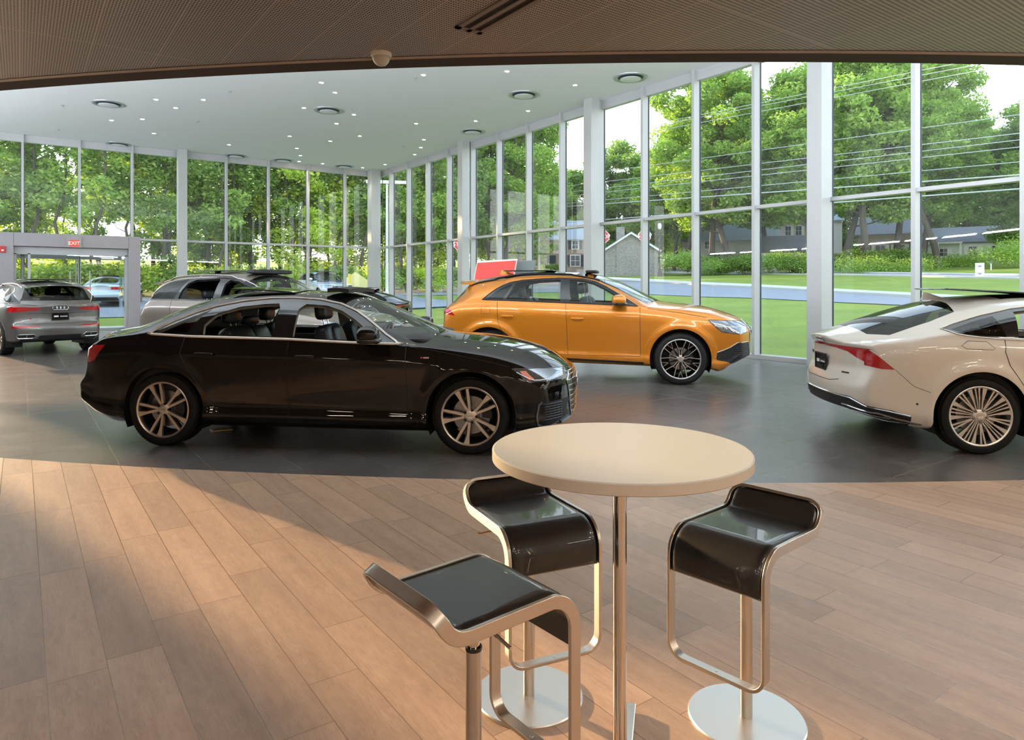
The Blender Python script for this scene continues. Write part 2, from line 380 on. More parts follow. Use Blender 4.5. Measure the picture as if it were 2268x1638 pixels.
# exit sign and fire alarm
ex, ez = XatP(164), 1.5+(CY-536)/F*(YP*math.cos(YAW)+XatP(164)*math.sin(YAW))
s_ = empty('exit_sign', (ex, YP-.03, ez+.0), 0, 'red and grey EXIT sign mounted on the portal above the entrance doors', 'sign')
t = MB(); t.bx(-.20, .20, -.03, .03, -.17, .17); t.build('sign_body', mat('sign_grey', (.30, .29, .29), .4), s_)
t = MB(); t.bx(-.14, .14, -.036, -.030, -.145, .06); t.build('sign_face', mat('sign_face_red', (.45, .03, .02), .4, emit=(1, .06, .03), es=.5), s_)
tc_ = bpy.data.curves.new('exit_text', 'FONT'); tc_.body = 'EXIT'; tc_.size = .155; tc_.extrude = .002; tc_.align_x = 'CENTER'; tc_.align_y = 'CENTER'
to = bpy.data.objects.new('tmp', tc_); COL.objects.link(to); dg = bpy.context.evaluated_depsgraph_get(); me = bpy.data.meshes.new_from_object(to.evaluated_get(dg)); bpy.data.objects.remove(to)
me.materials.clear(); me.materials.append(mat('sign_letter_white', (.9, .8, .8), .5, emit=(1, .55, .45), es=.9)); lo_ = link('sign_lettering', me, s_); lo_.location = (0, -.040, -.042); lo_.rotation_euler = (PI/2, 0, 0)
ax = XatP(6)
s_ = empty('fire_alarm', (ax, YP-.02, 1.5+(CY-552)/F*(YP*math.cos(YAW)+ax*math.sin(YAW))), 0, 'small red fire alarm on the grey wall left of the entrance doors', 'alarm')
t = MB(); t.bx(-.075, .075, -.03, .02, -.10, .10); t.build('alarm_body', mat('alarm_red', (.45, .03, .03), .4), s_, bevel=.008)
t = MB(); t.sell((0, -.035, -.03), (.07, .03, .05), .6, .6); t.build('strobe', m_white, s_)

# ---- ceiling fittings ---------------------------------------------------------
m_lamp = mat('warm_lamp_disc', (1, .9, .75), .5, emit=(1.0, .74, .46), es=60)
spots = [(712, 183), (742, 205), (673.5, 239), (784, 254), (745.5, 273.5), (345.5, 220.5), (450.5, 221), (389.5, 239), (247, 266.5), (315.5, 264), (341, 295.5), (641.5, 301.5), (507, 320.5), (731.5, 312.5), (797, 301), (657.5, 328.5), (665.5, 344.5), (662.5, 357.5), (714.5, 362), (803, 371), (853, 364), (918.5, 342), (932, 326.5), (939, 309), (921.5, 273.5), (1053.5, 268), (938, 166), (1123, 158), (1273.5, 188.5), (1169.5, 245.5)]
lampL = bpy.data.lights.new('downlight_beam', 'SPOT'); lampL.energy = SPOT_W; lampL.spot_size = math.radians(95); lampL.spot_blend = .8; lampL.color = (1, .86, .70); lampL.shadow_soft_size = .05
d0 = None
for i, (u, v) in enumerate(spots):
    p = g(u, v, ZC)
    if d0 is None:
        d0 = empty('downlight', p); t = MB(); t.lathe([(.050, -.002), (.066, -.006), (.072, -.004), (.074, 0)], 24); t.build('lamp_trim', m_white, d0)
        t = MB(); t.cyl((0, 0, -.004), (0, 0, -.001), .050, n=20); t.build('lamp_disc', m_lamp, d0); r = d0
        lo_ = bpy.data.objects.new('lamp_beam', lampL); COL.objects.link(lo_); lo_.parent = r; lo_.location = (0, 0, -.03)
    else:
        r = copy_tree(d0); r.location = p
    tag(r, 'small round warm downlight in the white ceiling', 'ceiling light', 'recessed downlights in the white ceiling')
vents = [(240, 229.5), (727.5, 244), (262.5, 319), (522.5, 344.5), (627.5, 354.5), (762.5, 368), (1046.5, 291), (1396.5, 171.5), (1160, 209.5)]
m_vent = mat('white_vent_metal', (.66, .68, .69), .35, .2)
vl = ['round white ceiling vent nearest the left edge', 'round white ceiling vent in the middle of the white ceiling', 'round white ceiling vent above the entrance portal', 'leftmost of the three small round vents near the far wall', 'middle of the three small round vents near the far wall', 'rightmost of the three small round vents near the far wall, by the corner', 'round white ceiling vent nearest the second column of the side wall', 'round white ceiling vent nearest the brown ceiling on the right', 'round white ceiling vent between the two rightmost ones']
v0 = None
for i, (u, v) in enumerate(vents):
    p = g(u, v, ZC)
    if v0 is None:
        v0 = empty('ceiling_vent', p)
        t = MB(); t.lathe([(.30, -.006), (.36, -.030), (.40, -.014), (.405, 0)], 48); t.build('vent_ring', mat('vent_ring_metal', (.42, .45, .48), .3, .6), v0)
        t = MB(); t.lathe([(.225, -.030), (.30, -.002)], 48); t.build('vent_throat', m_gasket, v0)
        t = MB(); t.lathe([(.001, -.060), (.225, -.060), (.245, -.052), (.245, -.04), (.2, -.03)], 48); t.build('vent_disc', m_vent, v0); r = v0
    else: r = copy_tree(v0); r.location = p
    tag(r, vl[i], 'vent', 'round ceiling vents')
s0 = None
for i, (u, v) in enumerate([(139, 233), (130, 286.5), (438, 269), (920, 172.5), (785, 242.5), (607.5, 335), (1022.5, 276.5), (510, 202), (894, 323)]):
    p = g(u, v, ZC)
    if s0 is None:
        s0 = empty('sprinkler', p); t = MB(); t.cyl((0, 0, -.006), (0, 0, 0), .045, n=16); t.build('sprinkler_plate', m_satin, s0); t = MB(); t.cyl((0, 0, -.05), (0, 0, -.006), .012, n=8); t.build('sprinkler_head', m_satin, s0); r = s0
    else: r = copy_tree(s0); r.location = p
    tag(r, 'tiny sprinkler head in the white ceiling', 'sprinkler', 'sprinkler heads in the white ceiling')
# camera dome below the brown ceiling
p = g(844, 118, ZS)
s_ = empty('security_camera', (p.x, p.y, ZS), 0, 'small white dome camera under the brown ceiling near its edge', 'camera')
t = MB(); t.lathe([(.001, -.03), (.072, -.03), (.078, -.018), (.078, 0)], 32); t.build('camera_base', m_white, s_)
t = MB(); t.lathe([(.066*math.cos(a), -.03-.066*math.sin(a)) for a in np.linspace(0, PI/2, 10)], 32); t.build('camera_dome', mat('frosted_dome', (.62, .56, .48), .25, 0, .6), s_)
# linear air slot in the brown ceiling
pa, pb = g(1008.5, 58.2, ZS), g(1062.8, 73.7, ZS); xl_, xr3, y1_ = pa.x, pb.x, pb.y; y0_ = y1_-2.4
s_ = empty('air_slot', ((xl_+xr3)/2, (y0_+y1_)/2, ZS), 0, 'long linear air vent with two dark slots in the brown ceiling', 'vent')
hw, hl = (xr3-xl_)/2, (y1_-y0_)/2
t = MB(); fw_ = .035
for a, b_, c, d in ((-hw, -hw+fw_, -hl, hl), (hw-fw_, hw, -hl, hl), (-.016, .016, -hl, hl), (-hw, hw, hl-.05, hl), (-hw, hw, -hl, -hl+.05)): t.bx(a, b_, c, d, -.012, 0)
t.build('slot_frame', mat('brown_grey_metal', (.26, .21, .18), .45, .3), s_)
t = MB(); t.bx(-hw+.01, hw-.01, -hl+.01, hl-.01, -.004, .0); t.build('slot_throat', m_mblack, s_)
# linear lamps in the room behind the camera
m_lin = mat('linear_lamp', (1, 1, 1), .5, emit=(1.0, .86, .70), es=9)
li0 = None
for j, yy in enumerate((1.2, -1.2, -3.6, -6.0)):
    for i, xx in enumerate((-7.5, -4.5, -1.5, 1.5, 4.5, 7.5, 10.2)):
        if math.hypot(xx-ACX, yy-ACY) < AR+.8 or (yy > 0 and -3 < xx < 9): continue
        if li0 is None:
            li0 = empty('linear_light', (xx, yy, ZS)); t = MB(); t.bx(-.62, .62, -.06, .06, -.03, 0); t.build('lamp_case', m_white, li0)
            t = MB(); t.bx(-.60, .60, -.045, .045, -.034, -.030); t.build('lamp_diffuser', m_lin, li0); r = li0
            la = bpy.data.lights.new('linear_glow', 'AREA'); la.shape = 'RECTANGLE'; la.size = 1.2; la.size_y = .09; la.energy = LIN_W; la.color = (1.0, .86, .70)
            lo_ = bpy.data.objects.new('lamp_glow', la); COL.objects.link(lo_); lo_.parent = r; lo_.location = (0, 0, -.04)
        else: r = copy_tree(li0); r.location = (xx, yy, ZS)
        tag(r, 'long white linear lamp on the brown ceiling behind the viewpoint', 'ceiling light', 'linear lamps on the brown ceiling')
# floor box under the saloon
p = g(490, 951); s_ = empty('floor_box', (p.x, p.y, 0), 0, 'small brass floor socket box under the black saloon car', 'floor box')
t = MB(); t.bx(-.10, .10, -.07, .07, 0, .008); t.build('box_frame', mat('brass', (.6, .45, .25), .35, .8), s_); t = MB(); t.bx(-.07, .07, -.045, .045, .008, .010); t.build('box_lid', mat('worn_brass', (.42, .33, .2), .5, .7), s_)
# leaning red display board behind the orange car
D_ = 16.0; A_ = cw(1057, 578, D_); B_ = cw(1146, 573, D_-.4)
s_ = empty('display_board', (A_.x, A_.y, 0), 0, 'tilted red display board with white edge behind the orange car', 'board')
ux = Vector((B_.x-A_.x, B_.y-A_.y, 0)); wlen = ux.length; ux.normalize(); dn = cw(1022, 730, D_)-A_; dn2 = Vector((dn.x, dn.y, -A_.z+.02))
bv = [Vector((0, 0, A_.z)), ux*wlen+Vector((0, 0, B_.z)), ux*wlen+dn2+Vector((0, 0, B_.z)), dn2+Vector((0, 0, A_.z))]
def slabq(q, th, n_, mats, nm, ins=0):
    c = sum(q, Vector())/4; q = [p_+(c-p_).normalized()*ins for p_ in q]; t = MB()
    t.add([p_-n_*th for p_ in q]+[p_+n_*th for p_ in q], [(3, 2, 1, 0), (4, 5, 6, 7), (0, 1, 5, 4), (1, 2, 6, 5), (2, 3, 7, 6), (3, 0, 4, 7)]); return t.build(nm, mats, s_)
nn_ = (bv[1]-bv[0]).cross(bv[3]-bv[0]).normalized()
if nn_.dot(Vector((-A_.x, -A_.y, 0))) < 0: nn_ = -nn_
slabq(bv, .012, nn_, m_white, 'board_frame'); slabq([p_+nn_*.013 for p_ in bv], .003, nn_, mat('board_red', (.78, .07, .055), .45), 'board_face', .045)
bk = [p_-nn_*.35+ux*.32 for p_ in bv]; slabq(bk, .012, nn_, mat('board_grey', (.20, .23, .23), .6), 'rear_panel')

# added lamps hidden behind the lower ceiling edge to brighten the white ceiling
m_fill = mat('fill_uplight_diffuser', (1, 1, 1), .5, emit=(.92, .97, 1.0), es=3)
fill_pts = offs(-.05); acc = 0; c0 = None; last = Vector(fill_pts[0])
for i in range(1, len(fill_pts)):
    q = Vector(fill_pts[i])
    if not (XL+1 < q.x < XW-.8 and q.y < YF-1): last = q; continue
    acc += (q-last).length; last = q
    if acc < 2.0: continue
    acc = 0; tn = (Vector(fill_pts[i])-Vector(fill_pts[i-1])).normalized(); ang = math.atan2(tn.y, tn.x)
    if c0 is None:
        c0 = empty('fill_uplight', (q.x, q.y, ZS+.10)); t = MB(); t.bx(-.85, .85, -.03, .03, -.04, 0); t.build('lamp_case', m_white, c0)
        t = MB(); t.bx(-.84, .84, -.022, .022, 0, .004); t.build('lamp_diffuser', m_fill, c0)
        la = bpy.data.lights.new('fill_uplight_glow', 'AREA'); la.shape = 'RECTANGLE'; la.size = 1.7; la.size_y = .10; la.energy = FILL_W; la.color = (.86, .93, 1.0)
        lo_ = bpy.data.objects.new('lamp_glow', la); COL.objects.link(lo_); lo_.parent = c0; lo_.location = (0, 0, .03); r = c0
        n_ = Vector((ACX-q.x, ACY-q.y, 0)).normalized(); ysg = 1 if (Matrix.Rotation(-ang, 3, 'Z') @ n_).y > 0 else -1
        lo_.rotation_euler = (PI-ysg*math.radians(35), 0, 0)
    else: r = copy_tree(c0); r.location = (q.x, q.y, ZS+.10)
    r.rotation_euler = (0, 0, ang); tag(r, 'added unseen fill lamp behind the edge of the brown ceiling, washing the white ceiling', 'ceiling light', 'added fill lamps behind the brown ceiling edge')
# ================================================================ round table and stools
m_steel = mat('brushed_steel', (.62, .57, .52), .28, 1.)
m_polish = mat('polished_steel', (.72, .66, .60), .09, 1.)
m_basep = mat('satin_steel_base', (.66, .66, .66), .32, .9)
m_ttop = mat('white_table_laminate', (.64, .63, .62), .34)
m_tedge = mat('table_edge_band', (.52, .46, .39), .45)
TX, TY = camxy(.322, 2.05); TR, TZ = .381, 1.02
tb = empty('round_bar_table', (TX, TY, 0), 0, 'tall round white bar table on a chrome column, among three black stools', 'table')
t = MB(); t.lathe([(.001, TZ), (TR-.004, TZ), (TR, TZ-.003)], 128); t.build('table_top', m_ttop, tb)
t = MB(); t.lathe([(TR, TZ-.003), (TR, TZ-.030), (TR-.004, TZ-.033), (.001, TZ-.033)], 128); t.build('table_edge', m_tedge, tb)
t = MB(); t.cyl((0, 0, .02), (0, 0, TZ-.033), .0205, n=32); t.build('column', m_polish, tb)
t = MB(); t.cyl((0, 0, TZ-.045), (0, 0, TZ-.033), .12, n=32); t.build('top_flange', m_polish, tb)
t = MB()
for a in (0, PI/2):
    M = Matrix.Rotation(a-YAW+PI*.5-.23, 3, 'Z'); t.box((0, 0, .016), (.80, .055, .018), M=M)
t.build('cross_foot', m_polish, tb, bevel=.003)

def stool_profile(S):
    """strip centre line in (depth, z): footrest up the front, over the seat, up the low back"""
    pts = []
    zb = .235
    for z in np.linspace(zb, S-.095, 10): pts.append((0, z))
    r = .085
    for a in np.linspace(0, PI/2*.92, 9)[1:]: pts.append((r-r*math.cos(a), S-.090+r*math.sin(a)))
    x0, z0 = pts[-1]
    for q in np.linspace(0, 1, 9)[1:]: pts.append((x0+q*.262, z0-.012*math.sin(q*PI)*0-q*.006))
    x1, z1 = pts[-1]; r2 = .075; A = math.radians(58)
    for a in np.linspace(0, A, 9)[1:]: pts.append((x1+r2*math.sin(a), z1+r2-r2*math.cos(a)))
    x2, z2 = pts[-1]; q = .055
    for k in (1, 2, 3): pts.append((x2+math.cos(A)*q*k/3, z2+math.sin(A)*q*k/3))
    return pts
def make_stool(S=.665, lev=1):
    root = empty('bar_stool'); P = stool_profile(S); pr = [Vector((0, d, z)) for d, z in P]
    L = [0]
    for i in range(1, len(pr)): L.append(L[-1]+(pr[i]-pr[i-1]).length)
    Lt = L[-1]; W = .172
    def at(u, s):
        s = max(0, min(Lt, s)); d = np.interp(s, L, [p.y for p in pr]); z = np.interp(s, L, [p.z for p in pr]); e_ = .006
        a = max(0, s-e_); b = min(Lt, s+e_)
        td = Vector((0, np.interp(b, L, [p.y for p in pr])-np.interp(a, L, [p.y for p in pr]), np.interp(b, L, [p.z for p in pr])-np.interp(a, L, [p.z for p in pr]))).normalized()
        return Vector((u, d, z)), Vector((0, -td.z, td.y)), td         # position, outward normal, tangent
    # loop of the flat bar: rounded rectangle in (u, s)
    rb, rt = .055, .05; loop = []
    def arc(cu, cs, r, a0, a1): return [(cu+r*math.cos(a), cs+r*math.sin(a)) for a in np.linspace(a0, a1, 9)]
    loop += arc(W-rb, rb, rb, -PI/2, 0); loop += [(W, s) for s in np.linspace(rb, Lt-rt, 70)[1:-1]]
    loop += arc(W-rt, Lt-rt, rt, 0, PI/2); loop += [(u, Lt) for u in np.linspace(W-rt, -W+rt, 10)[1:-1]]
    loop += arc(-W+rt, Lt-rt, rt, PI/2, PI); loop += [(-W, s) for s in np.linspace(Lt-rt, rb, 70)[1:-1]]
    loop += arc(-W+rb, rb, rb, PI, 1.5*PI); loop += [(u, 0) for u in np.linspace(-W+rb, W-rb, 10)[1:-1]]
    n = len(loop); t = MB(); v = []; hw, ht = .0175, .0058
    for i in range(n):
        (u0, s0), (u1, s1), (um, sm) = loop[i-1], loop[(i+1) % n], loop[i]
        p, nn, td = at(um, sm); du, ds = u1-u0, s1-s0; k = math.hypot(du, ds); tan = Vector((1, 0, 0))*(du/k)+td*(ds/k)
        side = nn.cross(tan).normalized()
        for a, b in ((-1, -1), (1, -1), (1, 1), (-1, 1)): v.append(p+side*(a*ht)+nn*(b*hw))
    f = [(i*4+j, i*4+(j+1) % 4, ((i+1) % n)*4+(j+1) % 4, ((i+1) % n)*4+j) for i in range(n) for j in range(4)]
    t.add(v, f, True); t.build('steel_loop', m_steel, root, 30, bevel=.0016)
    # leather seat pad
    s0, s1 = S-.095-.235-.045, Lt-.006; nu_, nv_ = 24, 60; w = W-.008; v = []
    ss_ = np.linspace(s0, s1, nv_+1); t = MB()
    for k in (1, -1):
        for s in ss_:
            for u in np.linspace(-w, w, nu_+1):
                p, nn, td = at(u, s); e1 = min(1, (w-abs(u))/.028); e2 = min(1, (s-s0)/.012, (s1-s)/.02)
                cu = 1
                if s1-s < rt:   # round the upper corners like the bar
                    q = s1-s; lim = W-rt+math.sqrt(max(0, rt**2-(rt-q)**2))-.007; p.x = max(-lim, min(lim, u))
                puff = math.sqrt(max(0, 1-(1-e1)**2))*math.sqrt(max(0, 1-(1-max(e2, 0))**2))
                v.append(p+nn*(.0085+.0095*puff if k > 0 else -.010))
    m = nu_+1; o_ = m*(nv_+1); f = [(j*m+i, j*m+i+1, (j+1)*m+i+1, (j+1)*m+i) for j in range(nv_) for i in range(nu_)]
    f += [tuple(o_+q for q in reversed(a)) for a in f]
    for j in range(nv_): f += [(j*m, (j+1)*m, o_+(j+1)*m, o_+j*m), (j*m+nu_, o_+j*m+nu_, o_+(j+1)*m+nu_, (j+1)*m+nu_)]
    for i in range(nu_): f += [(i, o_+i, o_+i+1, i+1), (nv_*m+i, nv_*m+i+1, o_+nv_*m+i+1, o_+nv_*m+i)]
    t.add(v, f, True); t.build('seat_pad', m_leather, root, 60)
    py = .200
    t = MB(); t.bx(-W+.004, W-.004, py-.07, py+.05, S-.028, S-.016); t.build('seat_bracket', m_steel, root)
    t = MB(); t.cyl((0, py, S-.155), (0, py, S-.02), .0165, n=24); t.build('gas_piston', m_polish, root)
    t = MB(); t.cyl((0, py, .01), (0, py, S-.150), .0212, n=28); t.build('post', m_steel, root)
    t = MB(); t.lathe([(.0165, S-.146), (.022, S-.146), (.023, S-.150), (.022, S-.156), (.0212, S-.156)], 28, Matrix.Translation((0, py, 0))); t.build('post_collar', m_black, root)
    t = MB(); t.lathe([(.001, .010), (.193, .010), (.197, .006), (.197, 0)], 96, Matrix.Translation((0, py, 0))); t.build('base_disc', m_basep, root)
    t = MB(); t.tube([(0.0, py+.0, S-.045), (lev*.07, py+.02, S-.055), (lev*.195, py+.03, S-.064)], .0045, 8); t.build('height_lever', m_polish, root)
    t = MB(); t.cyl((0, 0, .2405), (0, 0, .2425), .006, n=12); t.build('footrest_plug', m_satin, root)
    return root
m_leather = mat('stool_black_leather', (.010, .010, .011), .34, 0., .55)
_t = m_leather.node_tree; _b = _t.nodes['Principled BSDF']; _bp = _t.nodes.new('ShaderNodeBump'); _bp.inputs['Strength'].default_value = .08; _bp.inputs['Distance'].default_value = .002
_t.links.new(noise(_t, objco(_t), 260, 3), _bp.inputs['Height']); _t.links.new(_bp.outputs[0], _b.inputs['Normal'])
def place_stool(root, mid, fdir, label):
    """mid: floor point below the front bars (cam lat, depth); fdir: cam-space direction the front faces"""
    x, y = camxy(*mid); a = camxy(*fdir); ang = math.atan2(a[1], a[0])       # local front is -Y
    root.location = (x, y, 0); root.rotation_euler = (0, 0, ang+PI/2); tag(root, label, 'stool', 'black leather bar stools around the round table')
st1 = make_stool(.665, -1); place_stool(st1, (.668, 2.25), (-.73, -.68), 'black leather and steel bar stool on the right of the round table')
st2 = make_stool(.675, -1); place_stool(st2, (.145, 2.337), (.41, -.91), 'black leather and steel bar stool behind the left side of the round table')
st3 = make_stool(.705, -1); place_stool(st3, (.056, 1.925), (.78, .62), 'nearest black leather bar stool, front left, with its low back towards the viewer')
# ================================================================ cars
def ss(x, a, b):
    t = np.clip((np.asarray(x, float)-a)/(b-a), 0, 1); return t*t*(3-2*t)
def smooth_interp(pts, w=.04):
    a = np.array(pts, float); a = a[np.argsort(a[:, 0])]
    xs = np.linspace(a[0, 0]-.3, a[-1, 0]+.3, 1400); ys = np.interp(xs, a[:, 0], a[:, 1])
    lo = xs < a[0, 0]; hi = xs > a[-1, 0]
    s0 = (a[1, 1]-a[0, 1])/(a[1, 0]-a[0, 0]); s1 = (a[-1, 1]-a[-2, 1])/(a[-1, 0]-a[-2, 0])
    ys[lo] = a[0, 1]+(xs[lo]-a[0, 0])*s0; ys[hi] = a[-1, 1]+(xs[hi]-a[-1, 0])*s1
    dx = xs[1]-xs[0]; n = max(1, int(3*w/dx)); k = np.exp(-.5*(np.arange(-n, n+1)*dx/w)**2); k /= k.sum()
    yp = np.convolve(np.pad(ys, n, mode='edge'), k, 'valid')
    return lambda x: np.interp(x, xs, yp)

class Body:
    def __init__(s, P):
        s.P = P
        top = smooth_interp(P['top'], P.get('topw', .045)); belt = smooth_interp(P['belt'], .08); bot = smooth_interp(P['bot'], .03)
        Wd = smooth_interp(P['W'], .12); nose = smooth_interp(P['nose'], .03); tail = smooth_interp(P['tail'], P.get('tailw', .025))
        xr0, xf0 = P['xr'], P['xf']; pk = P['peak']
        N = int((xf0-xr0)/.032)
        xs = np.linspace(0, 1, N+1); xs = xr0+(xf0-xr0)*xs
        zt, zb, zo, w = top(xs), belt(xs), bot(xs), Wd(xs)
        zb = np.minimum(zb, zt-.035); yb = w-P.get('sh', .055)
        nb, ns, nu = 5, P.get('ns', 30), 32
        J = nb+ns+nu+1
        Y = np.zeros((N+1, J)); Z = np.zeros((N+1, J))
        for j in range(nb): Y[:, j] = (w-.12)*j/nb; Z[:, j] = zo
        off = smooth_interp(P.get('side', [(0, -.11), (.05, -.05), (.16, -.03), (.3, -.035), (.5, -.018), (.68, -.004), (.80, 0), (.90, -.012), (1, -.055)]), .022)
        for j in range(ns):
            t = j/ns; tt = t
            o = off(tt)
            o = np.where(tt < .02, -.12, o)
            Y[:, nb+j] = w+o+(tt**6)*0; Z[:, nb+j] = zo+(zb-zo)*tt
        # match belt offset
        e = (w+off(1.0))-yb
        for j in range(ns): Y[:, nb+j] -= e*(j/ns)**4
        for x0 in P['axles']:
            for j in range(nb+1, nb+ns):
                r = np.hypot(xs-x0, Z[:, j]-P['wz']); Y[:, j] += P.get('flare', .022)*np.exp(-((r-P['arch']-.02)/.07)**2)
        h = np.maximum(zt-zb, .03)
        gq = ss(h, .14, .36); n = (P.get('n0', 2.6)+(P.get('n1', 6.5)-P.get('n0', 2.6))*gq)
        shf = P.get('kw', .40)*ss(xs, pk, pk+.9)*(1-ss(xs, P['cowl'], P['cowl']+.4))-P.get('kr', .35)*(1-ss(xs, pk-1.0, pk))
        L = P.get('lean', .21)
        ph = np.linspace(0, PI/2, nu+1)
        for q, p_ in enumerate(ph):
            c, sn = math.cos(p_), math.sin(p_)
            if q == nu: Y[:, nb+ns+q] = 0; Z[:, nb+ns+q] = zt; continue
            lo = np.zeros(N+1); hi = np.full(N+1, 1.7)
            for _ in range(34):
                r = (lo+hi)/2; y = r*yb*c; dz = r*h*sn
                ys = np.maximum(yb-L*(dz/.42)**1.2, .12)
                zr = np.maximum(top(xs+shf*y*y)-P.get('crown', .05)*(y/.6)**2*(.4+.6*gq)-zb, .012)
                Fv = (y/ys)**n+(dz/zr)**n-1
                hi = np.where(Fv > 0, r, hi); lo = np.where(Fv > 0, lo, r)
            Y[:, nb+ns+q] = lo*yb*c; Z[:, nb+ns+q] = zb+lo*h*sn
        s.J = J
        Wmax = max(p[1] for p in P['W'])
        def deform(X, Yv, Zv):
            xa = xf0-P.get('fl', .8); b = np.clip((X-xa)/(xf0-xa), 0, 1)**1.6
            a = np.abs(Yv)/Wmax
            X2 = X-b*(xf0-nose(Zv))-b*P['cf']*a**P.get('pf', 2.6)
            xa = xr0+P.get('rl', .6); b = np.clip((xa-X)/(xa-xr0), 0, 1)**1.6
            return X2+b*(tail(Zv)-xr0)+b*P['cr']*a**P.get('pr', 3.2)
        ring = []                       # indices order, right side y<0 first
        def full(y, z):
            return np.concatenate([-y, y[-2:0:-1]]), np.concatenate([z, z[-2:0:-1]])
        R = 2*(J-1); V = []; Fc = []
        for i in range(N+1):
            yy, zz = full(Y[i], Z[i]); V.append(np.stack([deform(np.full(R, xs[i]), yy, zz), yy, zz], 1))
        for i in range(N):
            for j in range(R): Fc.append((i*R+j, i*R+(j+1) % R, (i+1)*R+(j+1) % R, (i+1)*R+j))
        base = (N+1)*R
        for end, xe in ((0, xr0), (N, xf0)):
            yy, zz = full(Y[end], Z[end]); zc = (Z[end].max()+Z[end].min())/2
            prev = end*R
            ks = [.93, .86, .78, .70, .61, .52, .42, .32, .22, .12]
            for kf in ks:
                y2, z2 = yy*kf, zc+(zz-zc)*kf
                V.append(np.stack([deform(np.full(R, xe), y2, z2), y2, z2], 1))
                Fc += [(prev+j, prev+(j+1) % R, base+(j+1) % R, base+j) for j in range(R)]
                prev = base; base += R
            V.append(np.array([[deform(np.array([xe]), np.array([0.]), np.array([zc]))[0], 0, zc]]))
            Fc += [(prev+j, prev+(j+1) % R, base) for j in range(R)]; base += 1
        V = np.concatenate(V)
        bm = bmesh.new(); vs = [bm.verts.new(v) for v in V]
        for f in Fc:
            try: bm.faces.new([vs[i] for i in f])
            except ValueError: pass
        bmesh.ops.remove_doubles(bm, verts=bm.verts, dist=1e-5)
        bmesh.ops.recalc_face_normals(bm, faces=bm.faces)
        for f in bm.faces: f.smooth = True
        s.bm = bm; s.lay = bm.faces.layers.int.new('lab'); s.labs = ['body']
        s.bvh = BVHTree.FromBMesh(bm)
    def lid(s, n):
        if n not in s.labs: s.labs.append(n)
        return s.labs.index(n)
    def cut(s, poly, ax=(0, 2), filt=None):
        bm = s.bm; a, b = ax; xs = [p[0] for p in poly]; ys = [p[1] for p in poly]
        x0, x1, y0, y1 = min(xs), max(xs), min(ys), max(ys); cand = []
        for f in bm.faces:
            c = f.calc_center_median()
            if x0-.06 < c[a] < x1+.06 and y0-.06 < c[b] < y1+.06 and (filt is None or filt(c)): cand.append(f)
        m = len(poly); cand = set(cand)
        for i in range(m):
            p, q = poly[i], poly[(i+1) % m]; dx, dy = q[0]-p[0], q[1]-p[1]; ln = math.hypot(dx, dy)
            if ln < 1e-6: continue
            dx /= ln; dy /= ln; sel = []
            for f in cand:
                if not f.is_valid: continue
                lo = hi = None; tl = 1e9; th = -1e9; dl = 1e9; dh = -1e9
                for v in f.verts:
                    rx, ry = v.co[a]-p[0], v.co[b]-p[1]; t = rx*dx+ry*dy; d = -rx*dy+ry*dx
                    tl = min(tl, t); th = max(th, t); dl = min(dl, d); dh = max(dh, d)
                if dl < -1e-5 and dh > 1e-5 and th > 0 and tl < ln: sel.append(f)
            if not sel: continue
            co = [0, 0, 0]; no = [0, 0, 0]; co[a] = p[0]; co[b] = p[1]; no[a] = -dy; no[b] = dx
            es = {e for f in sel for e in f.edges}; vs = {v for f in sel for v in f.verts}
            r = bmesh.ops.bisect_plane(bm, geom=sel+list(es)+list(vs), dist=2e-5, plane_co=co, plane_no=no)
            cand = {f for f in cand if f.is_valid} | {x for x in r['geom'] if isinstance(x, bmesh.types.BMFace)}
    def inside(s, poly, x, y):
        r = False; n = len(poly); j = n-1
        for i in range(n):
            xi, yi = poly[i]; xj, yj = poly[j]
            if (yi > y) != (yj > y) and x < (xj-xi)*(y-yi)/(yj-yi)+xi: r = not r
            j = i
        return r
    def region(s, name, poly, ax=(0, 2), filt=None, only=None):
        s.cut(poly, ax, filt); L = s.lid(name); a, b = ax; lay = s.lay
        oi = [s.lid(o) for o in only] if only else None
        xs = [p[0] for p in poly]; ys = [p[1] for p in poly]; x0, x1, y0, y1 = min(xs), max(xs), min(ys), max(ys)
        for f in s.bm.faces:
            c = f.calc_center_median()
            if x0 <= c[a] <= x1 and y0 <= c[b] <= y1 and (filt is None or filt(c)) and (oi is None or f[lay] in oi) and s.inside(poly, c[a], c[b]): f[lay] = L
    def sides(s, name, poly, only=None, ymin=.45):
        for sg, sfx in ((-1, 'R'), (1, 'L')):
            s.region(name+sfx, poly, (0, 2), (lambda c, sg=sg: c[1]*sg > ymin), [o+sfx if o not in ('body', 'hood', 'roof') else o for o in only] if only else None)
    def onside(s, x, z, sg=-1, lift=0.0):
        h = s.bvh.ray_cast(Vector((x, sg*2.5, z)), Vector((0, -sg, 0)))
        if h[0] is None: return Vector((x, sg*.8, z)), Vector((0, sg, 0))
        return h[0]+h[1]*lift*(1 if h[1][1]*sg > 0 else -1), h[1]
    def onend(s, y, z, front=True, lift=0.0):
        d = 1 if front else -1
        h = s.bvh.ray_cast(Vector((d*8+1.5, y, z)), Vector((-d, 0, 0)))
        if h[0] is None: return Vector(((s.P['xf'] if front else s.P['xr']), y, z)), Vector((d, 0, 0))
        return h[0]+h[1]*lift*(1 if h[1][0]*d > 0 else -1), h[1]
    def ontop(s, x, y, lift=0.0):
        h = s.bvh.ray_cast(Vector((x, y, 4)), Vector((0, 0, -1)))
        if h[0] is None: return Vector((x, y, 1)), Vector((0, 0, 1))
        return h[0]+h[1]*lift, h[1]
